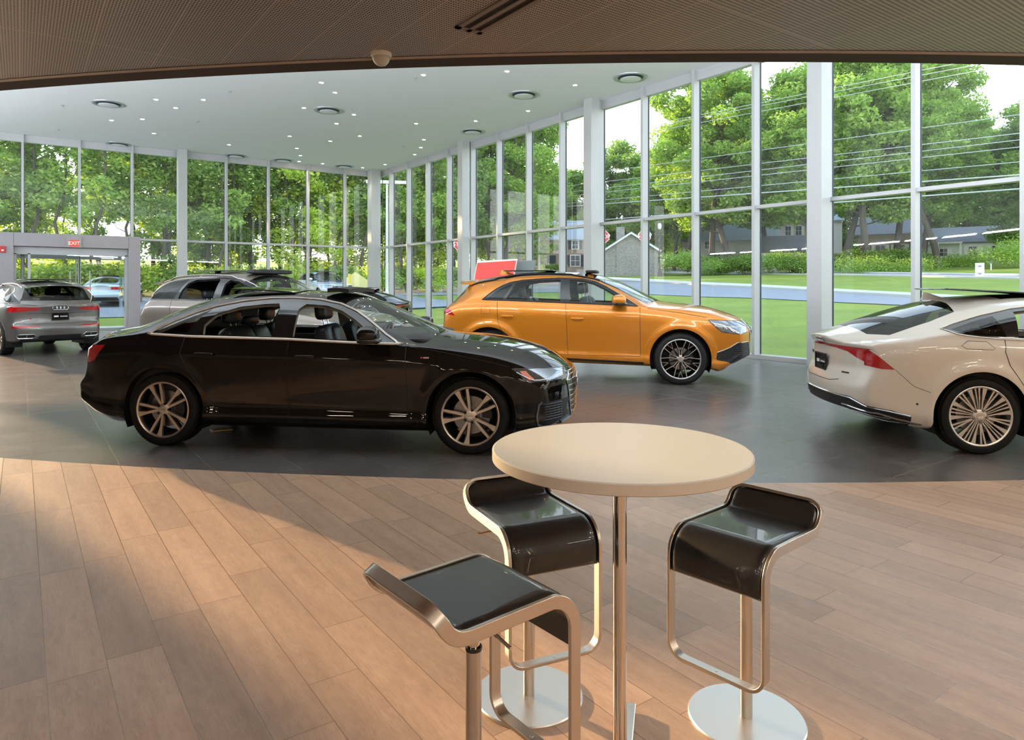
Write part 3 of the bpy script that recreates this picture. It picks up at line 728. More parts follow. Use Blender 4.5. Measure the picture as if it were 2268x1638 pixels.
    def emit(s, table, root):
        """table: label -> (object name, material, thickness) or None to drop"""
        bm = s.bm; bm.normal_update(); lay = s.lay; out = {}
        groups = {}
        for f in bm.faces: groups.setdefault(s.labs[f[lay]], []).append(f)
        # normals only from kept whole mesh
        for lab, fs in groups.items():
            ent = table.get(lab, table.get(lab.rstrip('RL') if lab[-1] in 'RL' else lab, 'missing'))
            if ent is None: continue
            if ent == 'missing': ent = ('panel', table['body'][1])
            idx = {}; v = []; nn = []; F_ = []
            for f in fs:
                q = []
                for vt in f.verts:
                    if vt not in idx: idx[vt] = len(v); v.append(tuple(vt.co)); nn.append(tuple(vt.normal))
                    q.append(idx[vt])
                F_.append(q)
            me = bpy.data.meshes.new(ent[0]); me.from_pydata(v, [], F_); me.materials.append(ent[1])
            me.polygons.foreach_set('use_smooth', [True]*len(F_)); me.update()
            me.normals_split_custom_set_from_vertices(nn)
            o = link(ent[0], me, root); out[lab] = o
            if len(ent) > 2 and ent[2]: tag(o, ent[2])
        return out

def circ(cx, cz, r, n=40, a0=0, a1=2*PI): return [(cx+r*math.cos(a0+(a1-a0)*i/n), cz+r*math.sin(a0+(a1-a0)*i/n)) for i in range(n)]
def arcpoly(cx, cz, r, zlo, n=36):
    return [(cx+r, zlo)]+[(cx+r*math.cos(a), cz+r*math.sin(a)) for a in np.linspace(-.15, PI+.15, n)]+[(cx-r, zlo)]

# ---- wheels -----------------------------------------------------------------
def rot2(p, a): c, s_ = math.cos(a), math.sin(a); return (p[0]*c-p[1]*s_, p[0]*s_+p[1]*c)
def make_wheel(style, R, Rr, width, m_face, m_rimdark):
    """axis = local Z, outside face towards +Z at z=0; returns list of (name, mesh)"""
    parts = []
    t = MB(); w = width
    prof = [(Rr-.005, -.022), (Rr+.004, -.004), (Rr+.02, 0), (R-.045, .002), (R-.018, -.008), (R-.003, -.03), (R, -.06)]
    prof += [(R, -w/2), (R, -w+.055), (R-.004, -w+.03), (R-.03, -w+.004), (Rr+.01, -w)]
    t.lathe(prof, 72)
    for i in range(72):                                          # shoulder tread blocks
        a = 2*PI*i/72; M = Matrix.Rotation(a, 4, 'Z')
        for zz in (-.045, -w+.045): t.box(M @ Vector((R-.0005, 0, zz)), (.006, R*2*PI/72*.78, .036), M=M.to_3x3())
    parts.append(('tyre', t.mesh('tyre', m_rubber)))
    b = MB(); b.lathe([(Rr+.002, -.004), (Rr+.004, -.012), (Rr-.012, -.03), (Rr-.03, -.06), (Rr-.038, -w+.03), (Rr, -w+.01)], 64)
    parts.append(('rim_barrel', b.mesh('rim_barrel', m_rimdark)))
    lip = MB(); lip.lathe([(Rr+.005, -.012), (Rr+.007, -.001), (Rr+.001, .001), (Rr-.010, -.004), (Rr-.014, -.014)], 64)
    parts.append(('rim_lip', lip.mesh('rim_lip', m_face)))
    d = MB(); d.cyl((0, 0, -.11), (0, 0, -.085), .17, n=40); d.cyl((0, 0, -.13), (0, 0, -.07), .075, n=24)
    parts.append(('brake_disc', d.mesh('brake_disc', m_disc)))
    c = MB()
    c.prism([rot2((.10, 0), a) for a in np.linspace(-.5, .5, 8)]+[rot2((.19, 0), a) for a in np.linspace(.5, -.5, 8)], -.135, -.055, Matrix.Rotation(.35, 4, 'Z'))
    parts.append(('brake_caliper', c.mesh('brake_caliper', m_trim)))
    f = MB(); dk = MB(); re = Rr-.008
    def spoke(poly, ang, z0=-.03, dish=.018, target=f, zt=0.0):
        n = len(poly); v = []
        def zz(r): return zt-dish*(1-(r/re))**1.0-.004
        P = [rot2(p, ang) for p in poly]
        v = [(x, y, zz(math.hypot(x, y))) for x, y in P]+[(x, y, zz(math.hypot(x, y))-.028) for x, y in P]
        target.add(v, [tuple(range(n)), tuple(range(2*n-1, n-1, -1))]+[(i, n+i, n+(i+1) % n, (i+1) % n) for i in range(n)])
    if style == 'twin5':
        for k in range(5):
            a = PI/2+k*2*PI/5+.314
            for sg in (-1, 1):
                wide = .046 if sg > 0 else .022
                hub = [(.052, sg*.009-.011), (.11, sg*.022-.012), (.17, sg*.036-.013), (re, sg*.052-wide/2-(.008 if sg > 0 else 0)), (re, sg*.052+wide/2), (.17, sg*.036+.012), (.11, sg*.022+.011), (.052, sg*.009+.011)]
                spoke(hub, a, target=f)
                spoke([(x, y*1.0+(.012 if sg > 0 else -.012)*(-1)) for x, y in hub], a, target=dk, zt=-.010)
    elif style == 'vee5':
        for k in range(5):
            a = PI/2+k*2*PI/5
            for sg in (-1, 1):
                tw = .0055
                for poly in ([(.05, sg*.014-tw), (.13, sg*.017-tw), (.13, sg*.017+tw), (.05, sg*.014+tw)],
                             [(.125, sg*.017-tw), (re, sg*.088-tw), (re, sg*.088+tw), (.125, sg*.017+tw)]):
                    spoke(poly if sg > 0 else poly[::-1], a, target=f)
                spoke([(.12, sg*.02-.011), (re, sg*.088-.014), (re, sg*.088+.006), (.12, sg*.02+.011)][::sg], a, target=dk, zt=-.006)
            spoke([(.05, -.022), (.14, -.022), (.14, .022), (.05, .022)], a, target=dk, zt=-.006)
            spoke([(.05, -.014), (.09, -.014), (.2, -.005), (re, -.005), (re, .005), (.2, .005), (.09, .014), (.05, .014)], a+PI/5, target=dk, zt=-.004)
            for sg in (-1, 1): spoke([(.19, -.002), (re, sg*.036-.003), (re, sg*.036+.003), (.19, .004)], a+PI/5, target=f)
    elif style == 'multi10':
        for k in range(5):
            a = PI/2+k*2*PI/5
            for (y0, y1, w0, w1) in ((-.022, -.066, .012, .044), (.022, .072, .012, .044), (-.006, -.014, .008, .015), (.006, .020, .008, .013)):
                spoke([(.055, y0-w0/2), (.13, y0+(y1-y0)*.3-w0/2), (re, y1-w1/2), (re, y1+w1/2), (.13, y0+(y1-y0)*.3+w0/2), (.055, y0+w0/2)], a, target=f)
            for sg in (-1, 1): spoke([(.05, sg*.004-.006), (.12, sg*.006-.007), (re, sg*.018-.010), (re, sg*.018+.006), (.12, sg*.006+.005), (.05, sg*.004+.005)], a+PI/5, target=f)
    hb = MB() if False else f
    f.lathe([(.001, -.012), (.045, -.012), (.058, -.018), (.066, -.04), (.064, -.06)], 32)
    for k in range(5):
        a = PI/2+k*2*PI/5+(.314+PI/5 if style == 'twin5' else PI/5)
        dk.cyl((.056*math.cos(a), .056*math.sin(a), -.04), (.056*math.cos(a), .056*math.sin(a), -.009), .0125, n=10)
    parts.append(('spokes', f.mesh('spokes', m_face, 30)))
    parts.append(('spoke_pockets', dk.mesh('spoke_pockets', m_rimdark, 30)))
    cap = MB(); cap.cyl((0, 0, -.012), (0, 0, -.006), .030, n=24)
    parts.append(('centre_cap', cap.mesh('centre_cap', m_satin)))
    rg = MB()
    for i in range(4): rg.torus(((i-1.5)*.0105, 0, -.005), .0072, .0011, n=16, k=5)
    parts.append(('cap_rings', rg.mesh('cap_rings', m_chrome)))
    return parts
def put_wheel(root, parts, x, y, z, rot=0):
    e_ = bpy.data.objects.new('wheel', None); COL.objects.link(e_); e_.parent = root; e_.empty_display_size = .1
    # right side (y<0): +Z of the wheel looks to -Y
    M = Matrix.Rotation(PI/2 if y < 0 else -PI/2, 4, 'X') @ Matrix.Rotation(rot, 4, 'Z')
    e_.matrix_local = Matrix.Translation((x, y, z)) @ M
    for nm, me in parts: link(nm, me, e_)
    return e_

def rings_badge(root, pos, nrm, up, R=.045, name='ring_emblem', m=None):
    n = Vector(nrm).normalized(); u = Vector(up); u = (u-n*u.dot(n)).normalized(); r = u.cross(n)
    M = Matrix((r, u, n)).transposed(); b = MB()
    for i in range(4): b.torus(Vector(pos)+r*((i-1.5)*R*1.42), R*.9, R*.13, M, 24, 6)
    return b.build(name, m or m_chrome, root)
def seat(root, x, y, z, fr=True, wd=.50, hr=True):
    s_ = bpy.data.objects.new('seat', None); COL.objects.link(s_); s_.parent = root; s_.location = (x, y, z); s_.empty_display_size = .1
    c = MB(); c.sell((0.02, 0, .06), (.54, wd, .20), .45, .35); c.build('seat_cushion', m_seat, s_)
    b = MB(); R = Matrix.Rotation(-.30, 3, 'Y')
    b.sell((-.30, 0, .36), (.17, wd, .66), .4, .4, M=R); b.sell((-.27, 0, .42), (.15, wd*.55, .50), .5, .5, M=R)
    b.build('backrest', m_seat, s_)
    if hr:
        h_ = MB(); h_.sell((-.43, 0, .815), (.12, .27, .185), .5, .5, M=Matrix.Rotation(-.12, 3, 'Y')); h_.build('headrest', m_seat, s_)
        for sg in (-1, 1): MB().cyl((-.395, sg*.055, .64), (-.42, sg*.055, .75), .007, n=8).build('headrest_post', m_chrome, s_)
    return s_
def band_on(B, pts, r, name, m, root, sg=-1, lift=.002, closed=False, dens=.03, n=6):
    P2 = []
    for i in range(len(pts)-(0 if closed else 1)):
        a, b = pts[i], pts[(i+1) % len(pts)]; k = max(1, int(math.dist(a, b)/dens))
        P2 += [(a[0]+(b[0]-a[0])*j/k, a[1]+(b[1]-a[1])*j/k) for j in range(k)]
    if not closed: P2.append(pts[-1])
    V3 = [B.onside(x, z, sg, lift)[0] for x, z in P2]
    t = MB(); t.tube(V3, r, n, 0, closed); return t.build(name, m, root)
def paint(name, col, metal=.5, rough=.3, coat=1.0):
    m = mat(name, col, rough, metal, coat, coatr=.015); return m
def cabin(root, B, x0, x1, zf, zb, w, seats, dash_x, sw=True, liner=m_liner, rear_y=(-.38, 0, .38)):
    c = MB()
    c.bx(x0, x1, -w, w, zf-.04, zf)
    for sg in (-1, 1): c.bx(x0, x1, sg*w-.03, sg*w+.03, zf, zb-.05)
    c.bx(x0-.02, x0+.02, -w, w, zf, zb-.03); c.bx(x1-.02, x1+.02, -w, w, zf, zb-.06)
    c.build('cabin_tub', m_trim, root)
    for (x, y, z) in seats['front']: seat(root, x, y, z)
    if seats.get('rear'):
        x, z = seats['rear']
        s_ = bpy.data.objects.new('rear_bench', None); COL.objects.link(s_); s_.parent = root; s_.location = (x, 0, z); s_.empty_display_size = .1
        b = MB(); b.sell((.05, 0, .05), (.52, 1.36, .22), .45, .3); R = Matrix.Rotation(-.38, 3, 'Y')
        for yy in (-.43, .43): b.sell((-.29, yy, .32), (.17, .50, .60), .4, .35, M=R)
        b.sell((-.31, 0, .31), (.17, .40, .58), .4, .3, M=R); b.build('bench', m_seat, s_)
        for yy in rear_y:
            h_ = MB(); hz = .70 if yy else .645
            h_.sell((-.45, yy, hz), (.12, .25, .15 if yy else .10), .5, .5)
            h_.build('headrest', m_seat, s_)
            for sg in (-1, 1): MB().cyl((-.41, yy+sg*.05, .55), (-.44, yy+sg*.05, hz-.04), .006, n=6).build('headrest_post', m_chrome, s_)
    d = MB(); d.sell((dash_x, 0, zb-.07), (.70, 1.44, .26), .35, .25); d.sell((dash_x-.2, .38, zb-.02), (.3, .36, .12), .6, .5)
    d.build('dashboard', m_trim, root)
    if sw:
        t = MB(); M = Matrix.Rotation(-1.15, 3, 'Y'); t.torus((dash_x-.42, .38, zb-.06), .18, .016, M); t.sell((dash_x-.40, .38, zb-.06), (.16, .16, .07), .6, .6, M=M)
        for a in (0, PI/2, PI, 1.5*PI): t.cyl(Vector((dash_x-.42, .38, zb-.06)), Vector((dash_x-.42, .38, zb-.06))+M @ Vector((.18*math.cos(a), .18*math.sin(a), 0)), .012, n=6)
        t.build('steering_wheel', m_trim, root)
def liner_from(B, root, zmin, labs=('body', 'roof', 'dloR', 'dloL'), m=None, d=.035):
    bm = B.bm; lay = B.lay; idx = {}; v = []; F_ = []
    ids = [B.lid(l) for l in labs]
    for f in bm.faces:
        c = f.calc_center_median()
        if c.z > zmin and f[lay] in ids and B.P['cab'][0] < c.x < B.P['cab'][1]:
            q = []
            for vt in f.verts:
                if vt not in idx: idx[vt] = len(v); v.append(tuple(vt.co-vt.normal*d))
                q.append(idx[vt])
            F_.append(q[::-1])
    me = bpy.data.meshes.new('headliner'); me.from_pydata(v, [], F_); me.materials.append(m or m_liner)
    me.polygons.foreach_set('use_smooth', [True]*len(F_)); me.update()
    return link('headliner', me, root)
def wells(B, root, wy=.60, depth=None):
    P = B.P
    for x0 in P['axles']:
        for sg in (-1, 1):
            w = MB()
            r = P['arch']+.004; n = 26; yo = sg*(max(q[1] for q in P['W'])-.035); yi = sg*wy
            pts = [(x0+r*math.cos(a), P['wz']+r*math.sin(a)) for a in np.linspace(-.45, PI+.45, n)]
            v = [(x, yo, z) for x, z in pts]+[(x, yi, z) for x, z in pts]
            w.add(v, [(i, i+1, n+i+1, n+i) for i in range(n-1)], True)
            w.add([(x, yi, z) for x, z in pts], [tuple(range(n))]); w.build('wheel_arch_liner', m_mblack, root)
def seamline(B, root, pts, sides=(-1, 1), r=.0035, name='panel_seam'):
    for sg in sides: band_on(B, pts, r, name, m_mblack, root, sg, .0003, n=5)
def handle(root, B, x, z, m, sg=-1, L=.20):
    p, n = B.onside(x, z, sg); t = MB()
    M = Matrix.Identity(3)
    t.sell(p+Vector((0, sg*.014, 0)), (L, .026, .034), .5, .45)
    t.sell(p+Vector((0, sg*.002, -.012)), (L*.55, .02, .05), .6, .6)
    return t.build('door_handle', m, root)
def mirror(root, B, x, z, m, sg=-1, sc=1.0):
    p, n = B.onside(x, z-.02, sg)
    e_ = bpy.data.objects.new('door_mirror', None); COL.objects.link(e_); e_.parent = root; e_.location = (x, p.y, z); e_.empty_display_size = .1
    t = MB(); c = (-.03*sc, sg*.15*sc, .055*sc); R = Matrix.Rotation(sg*-.12, 3, 'Z')
    t.sell(c, (.20*sc, .24*sc, .15*sc), .75, .7, M=R); t.build('mirror_housing', m, e_)
    t = MB(); t.sell((-.02*sc, sg*.145*sc, 0), (.21*sc, .24*sc, .05*sc), .5, .5, M=R); t.cyl((0, -sg*.03, -.03), (-.0, sg*.08*sc, -.005), .025, n=10)
    t.build('mirror_base', m_black, e_)
    return e_
def dealer_plate(root, pos, n, w=.30, h=.155, bright=False):
    e_ = bpy.data.objects.new('number_plate', None); COL.objects.link(e_); e_.parent = root; e_.empty_display_size = .1
    n = Vector(n); n.z = 0; n.normalize(); r = Vector((0, 0, 1)).cross(n)
    e_.matrix_local = Matrix.Translation(Vector(pos)) @ Matrix((r, Vector((0, 0, 1)), n)).transposed().to_4x4()
    t = MB(); t.box((0, 0, .002), (w, h, .008)); t.build('plate', m_black, e_)
    t = MB()
    for a, b, c, d in ((0, h/2, w, .012), (0, -h/2, w, .012), (-w/2, 0, .012, h+.012), (w/2, 0, .012, h+.012)): t.box((a, b, .005), (c, d, .014))
    t.build('plate_frame', m_chrome if bright else m_mblack, e_)
    t = MB(); t.box((-w*.23, 0, .007), (w*.26, h*.2, .003))
    for i in range(9): t.box((w*.02+i*w*.047, -h*.01, .007), (w*.034, h*(.10 if i % 3 else .13), .003))
    t.build('plate_lettering', m_white, e_)
    return e_

TABLE = lambda pm: {'body': ('body_shell', pm), 'hood': ('bonnet', pm), 'roof': ('roof_panel', pm), 'arch': None, 'front_door': ('front_door', pm), 'rear_door': ('rear_door', pm),
    'dlo': ('window_surround', m_black), 'glass': ('side_window', m_carglass), 'tint': ('side_window', m_tint, 'tinted rear side window'), 'open': None, 'windscreen': ('windscreen', m_carglass),
    'backlight': ('rear_window', m_carglass), 'backtint': ('rear_window', m_tint), 'headlamp': ('headlamp', m_lampin), 'tail': ('tail_lamp', m_red), 'grille': ('grille', m_black), 'intake': ('air_intake', m_mblack),
    'diffuser': ('rear_diffuser', m_mblack), 'sunroof': ('sunroof_glass', m_black), 'sill': ('sill_trim', m_black), 'plateau': ('boot_lid', pm)}
def seal_under(B): pass

def grille_bars(B, root, zs, halfw, m=m_chrome, r=.006, front=True):
    t = MB()
    for z in zs:
        hw = halfw(z); t.tube([B.onend(y, z, front, .006)[0] for y in np.linspace(-hw, hw, 17)], r, 6)
    t.build('grille_bars', m, root)
def loop_on_end(B, root, pts, r, name, m, front=True, lift=.003, closed=True, dens=.04):
    P2 = []
    for i in range(len(pts)-(0 if closed else 1)):
        a, b = pts[i], pts[(i+1) % len(pts)]; k = max(1, int(math.dist(a, b)/dens)); P2 += [(a[0]+(b[0]-a[0])*j/k, a[1]+(b[1]-a[1])*j/k) for j in range(k)]
    if not closed: P2.append(pts[-1])
    t = MB(); t.tube([B.onend(y, z, front, lift)[0] for y, z in P2], r, 6, 0, closed); return t.build(name, m, root)

# ---------------------------------------------------------------- black saloon
def saloon():
    P = dict(xr=-1.09, xf=3.85, peak=.9, cowl=2.5, axles=(0, 2.932), wz=.345, arch=.405, cab=(-.55, 2.35), cf=.42, cr=.24, lean=.22, kw=.34,
        side=[(0, -.11), (.05, -.05), (.12, -.018), (.17, -.028), (.25, -.048), (.45, -.024), (.66, -.007), (.79, .003), (.83, .002), (.87, -.012), (1, -.055)],
        top=[(-1.09, 1.00), (-1.05, 1.045), (-.85, 1.075), (-.62, 1.115), (-.4, 1.20), (-.2, 1.285), (0, 1.355), (.25, 1.42), (.5, 1.45), (.85, 1.460), (1.2, 1.457), (1.45, 1.44), (1.65, 1.405), (1.8, 1.35),
             (2.0, 1.275), (2.28, 1.145), (2.50, 1.045), (2.60, 1.03), (2.9, 1.012), (3.15, .982), (3.39, .94), (3.576, .895), (3.709, .835), (3.787, .785), (3.85, .71)],
        belt=[(-1.09, .90), (-.8, .985), (-.4, 1.035), (-.1, 1.042), (.25, 1.027), (1.2, 1.010), (1.8, .985), (2.3, .972), (2.6, .94), (3.0, .878), (3.3, .825), (3.5, .79), (3.7, .745), (3.85, .65)],
        bot=[(-1.09, .36), (-.9, .27), (-.56, .2), (0, .2), (.4, .19), (2.5, .185), (3.3, .2), (3.6, .2), (3.85, .24)],
        W=[(-1.09, .84), (-.8, .905), (-.3, .935), (0, .945), (1.4, .935), (2.9, .945), (3.3, .93), (3.6, .885), (3.85, .80)],
        tail=[(.18, -.92), (.28, -1.0), (.40, -1.07), (.57, -1.09), (.62, -1.03), (.75, -1.0), (.92, -1.0), (1.0, -1.02), (1.05, -1.06)],
        nose=[(.15, 3.70), (.22, 3.81), (.3, 3.84), (.5, 3.85), (.634, 3.84), (.694, 3.82), (.76, 3.78), (.85, 3.74)])
    B = Body(P); pm = paint('black_car_paint', (.006, .005, .0045), 0., .4); pm.node_tree.nodes['Principled BSDF'].inputs['Specular IOR Level'].default_value = .0; pm.node_tree.nodes['Principled BSDF'].inputs['Coat Weight'].default_value = 1.0; pm.node_tree.nodes['Principled BSDF'].inputs['Coat IOR'].default_value = 1.48
    for x0 in P['axles']: B.region('arch', arcpoly(x0, .345, .403, .0), (0, 2), lambda c: abs(c.y) > .60)
    B.sides('rear_door', [(1.222, 1.10), (1.232, .305), (.57, .305), (.525, .35), (.22, .80), (.18, .88), (.25, 1.10)], ymin=.6)
    B.sides('front_door', [(2.335, 1.10), (2.36, .40), (2.34, .305), (1.232, .305), (1.222, 1.10)], ymin=.6)
    DLO = [(-.175, 1.054), (-.12, 1.092), (.04, 1.172), (.225, 1.252), (.408, 1.312), (.652, 1.362), (.9, 1.388), (1.131, 1.392), (1.4, 1.375), (1.6, 1.335), (1.768, 1.265), (1.884, 1.20), (2.0, 1.128), (2.115, 1.055), (2.25, .985), (2.3, .979), (1.8, .990), (1.2, 1.015), (.25, 1.033)]
    B.sides('dlo', DLO, ymin=.4)
    B.sides('glass', [(-.10, 1.066), (.05, 1.145), (.39, 1.285), (.31, 1.21), (.20, 1.060)], ymin=.4)
    B.sides('open', [(.375, 1.050), (.365, 1.14), (.46, 1.243), (.66, 1.308), (.9, 1.335), (1.03, 1.340), (1.062, 1.30), (1.06, 1.038)], ymin=.4)
    B.sides('open', [(1.255, 1.034), (1.25, 1.29), (1.30, 1.335), (1.5, 1.320), (1.65, 1.272), (1.8, 1.19), (1.93, 1.105), (2.04, 1.03), (2.06, .998)], ymin=.4)
    B.region('windscreen', [(1.70, -.54), (1.68, 0), (1.70, .54), (2.0, .66), (2.30, .74), (2.44, .5), (2.49, .25), (2.50, 0), (2.49, -.25), (2.44, -.5), (2.30, -.74), (2.0, -.66)], (0, 1), lambda c: c.z > .99)
    B.region('backlight', [(-.62, -.46), (-.66, 0), (-.62, .46), (-.30, .58), (.10, .54), (.13, 0), (.10, -.54), (-.30, -.58)], (0, 1), lambda c: c.z > 1.05)
    B.region('sunroof', [(.45, -.42), (.45, .42), (1.45, .42), (1.45, -.42)], (0, 1), lambda c: c.z > 1.2)
    B.sides('headlamp', [(3.30, .765), (3.50, .762), (3.735, .735), (3.74, .675), (3.63, .645), (3.45, .640)], ymin=.42)
    B.sides('tail', [(-1.2, .915), (-.62, .945), (-.72, .80), (-.80, .775), (-1.2, .79)], ymin=.42)
    B.region('grille', [(-.37, .695), (.37, .695), (.47, .62), (.40, .36), (.32, .275), (-.32, .275), (-.40, .36), (-.47, .62)], (1, 2), lambda c: c.x > 3.45)
    B.sides('intake', [(3.555, .455), (3.82, .465), (3.81, .31), (3.65, .243), (3.54, .262), (3.53, .33)], ymin=.44)
    B.region('diffuser', [(-.8, .1), (.8, .1), (.72, .42), (-.72, .42)], (1, 2), lambda c: c.x < -.75)
    root = empty('saloon_car', (1.7153, 7.8431, 0), -.7394, 'black four-door saloon car with raised sunroof, nearest car behind the round table', 'car')
    B.emit(TABLE(pm), root); liner_from(B, root, 1.05); wells(B, root)
    cabin(root, B, -.55, 2.35, .32, 1.0, .80, dict(front=[(1.78, -.37, .45), (1.78, .37, .45)], rear=(.83, .50)), 2.15)
    for sg in (-1, 1):
        t = MB(); pts = DLO; m = 'window_chrome'
        band_on(B, DLO, .0130, 'window_chrome', mat('satin_window_chrome', (.85, .80, .75), .45, .7), root, sg, .002, True)
        handle(root, B, .425, .872, pm, sg); handle(root, B, 1.40, .858, pm, sg)
        mirror(root, B, 2.06, 1.02, pm, sg)
    seamline(B, root, [(1.222, 1.015), (1.232, .305)]); seamline(B, root, [(2.335, .975), (2.36, .40), (2.34, .305), (.57, .305), (.525, .35), (.22, .80), (.18, .88), (.20, 1.03)])
    seamline(B, root, [(2.37, .955), (2.6, .925), (3.0, .85), (3.28, .785)])
    # headlamp internals
    for s_ in (-1, 1):
        t = MB(); t.tube([B.onside(x, z, s_, .004)[0] for x, z in ((3.34, .735), (3.42, .69), (3.49, .66), (3.55, .658), (3.64, .665), (3.72, .695))], .006, 6); t.build('daylight_strip', m_chrome, root)
        t = MB()
        for k in range(5): t.tube([B.onside(3.372+k*.010+dx, z, s_, .003)[0] for dx, z in ((0, .742), (.035, .705), (.08, .665))], .006, 5)
        t.build('side_marker', m_amber, root)
        band_on(B, [(3.30, .765), (3.50, .762), (3.735, .735), (3.74, .675), (3.63, .645), (3.45, .640)], .004, 'headlamp_surround', m_black, root, s_, .001, True)
    grille_bars(B, root, [.32, .37, .42, .47, .52, .57, .62, .665], lambda z: np.interp(z, [.275, .36, .62, .695], [.31, .385, .455, .36]))
    loop_on_end(B, root, [(-.37, .695), (.37, .695), (.47, .62), (.40, .36), (.32, .275), (-.32, .275), (-.40, .36), (-.47, .62)], .009, 'grille_frame', m_chrome)
    p, n = B.onend(0, .585, True, .014); rings_badge(root, p, (1, 0, .05), (0, 0, 1), .052)
    for s_ in (-1, 1):
        t = MB()
        for z in np.linspace(.30, .44, 7): t.tube([B.onside(x, z, s_, .003)[0] for x in np.linspace(3.575, 3.73, 6)], .0035, 5)
        for x in np.linspace(3.59, 3.72, 5): t.tube([B.onside(x, z, s_, .003)[0] for z in np.linspace(.30, .44, 4)], .003, 5)
        t.build('intake_mesh', mat('dark_grey_mesh', (.05, .055, .065), .35), root)
        band_on(B, [(3.565, .462), (3.535, .44), (3.515, .33), (3.525, .262), (3.56, .235), (3.65, .222), (3.79, .262)], .012, 'intake_blade', mat('satin_grey_blade', (.22, .24, .28), .3, .9), root, s_, .004)
    # sunroof panel tipped up, wind deflector
    def slab(name, x0, x1, z0, z1, hw, th, m, crown=.04):
        t = MB(); xs_ = np.linspace(x0, x1, 9); ys_ = np.linspace(-hw, hw, 13); v = []
        for k in (0, 1):
            for x in xs_:
                for y in ys_: v.append((x, y, np.interp(x, [x0, x1], [z0, z1])+.008*math.sin(PI*(x-x0)/(x1-x0))-crown*(y/.6)**2-(th if k else 0)))
        n = 13; f = [(i*n+j, i*n+j+1, (i+1)*n+j+1, (i+1)*n+j) for i in range(8) for j in range(12)]; o_ = 9*n
        f += [tuple(o_+q for q in reversed(a)) for a in f]
        for i in range(8): f += [(i*n, (i+1)*n, o_+(i+1)*n, o_+i*n), (i*n+12, o_+i*n+12, o_+(i+1)*n+12, (i+1)*n+12)]
        for j in range(12): f += [(j, o_+j, o_+j+1, j+1), (8*n+j, 8*n+j+1, o_+8*n+j+1, o_+8*n+j)]
        t.add(v, f, True); return t.build(name, m, root)
    slab('sunroof_panel', .40, 1.08, 1.500, 1.465, .42, .012, m_black)
    slab('wind_deflector', 1.40, 1.62, 1.497, 1.488, .40, .040, m_mblack, .03)
    wp = make_wheel('twin5', .345, .258, .235, m_wheel_silver, m_wheel_dark)
    for x in P['axles']:
        for y in (-.932, .932): put_wheel(root, wp, x, y, .345, .0 if x else 0)
    badge = MB(); p, n = B.onside(2.52, .862, -1, .003); badge.box(p, (.075, .004, .014)); badge.build('wing_badge', m_satin, root)
    badge = MB(); badge.box(p+Vector((-.022, -.002, 0)), (.022, .004, .014)); badge.build('badge_stripe', m_red, root)
    return root
m_wheel_silver = mat('machined_alloy', (.64, .57, .50), .28, .9)
m_wheel_dark = mat('dark_alloy', (.03, .03, .032), .3, .7)
def tubes3(root, name, m, lines, r, n=6):
    t = MB()
    for p in lines: t.tube(p, r, n)
    return t.build(name, m, root)
def spoiler(B, root, x0, x1, zt, hw, m, th=.03, drop=.0, curve=.12):
    t = MB(); ys_ = np.linspace(-hw, hw, 15); v = []; n = 15
    for k in range(2):
        for i in range(5):
            for y in ys_:
                a = abs(y)/hw; x = x0+(x1-x0)*i/4+curve*a**2.5*(1-i/4)
                v.append((x, y, zt+drop*i/4-.05*a**2.2-(th*(.35+.65*i/4) if k else 0)))
    o_ = 5*n
    f = [(i*n+j, i*n+j+1, (i+1)*n+j+1, (i+1)*n+j) for i in range(4) for j in range(n-1)]
    f += [tuple(o_+q for q in reversed(a)) for a in f]
    for i in range(4): f += [(i*n, (i+1)*n, o_+(i+1)*n, o_+i*n), (i*n+n-1, o_+i*n+n-1, o_+(i+1)*n+n-1, (i+1)*n+n-1)]
    for j in range(n-1): f += [(j, o_+j, o_+j+1, j+1), (4*n+j, 4*n+j+1, o_+4*n+j+1, o_+4*n+j)]
    t.add(v, f, True); return t.build('roof_spoiler', m, root)
def fin(root, x, z, m):
    t = MB(); t.add([(x-.12, -.02, z-.02), (x-.12, .02, z-.02), (x+.14, -.018, z-.02), (x+.14, .018, z-.02), (x-.10, 0, z+.06), (x-.06, 0, z+.055)],
                    [(0, 2, 5, 4), (1, 4, 5, 3), (0, 4, 1), (2, 3, 5)], True); return t.build('roof_antenna', m, root)

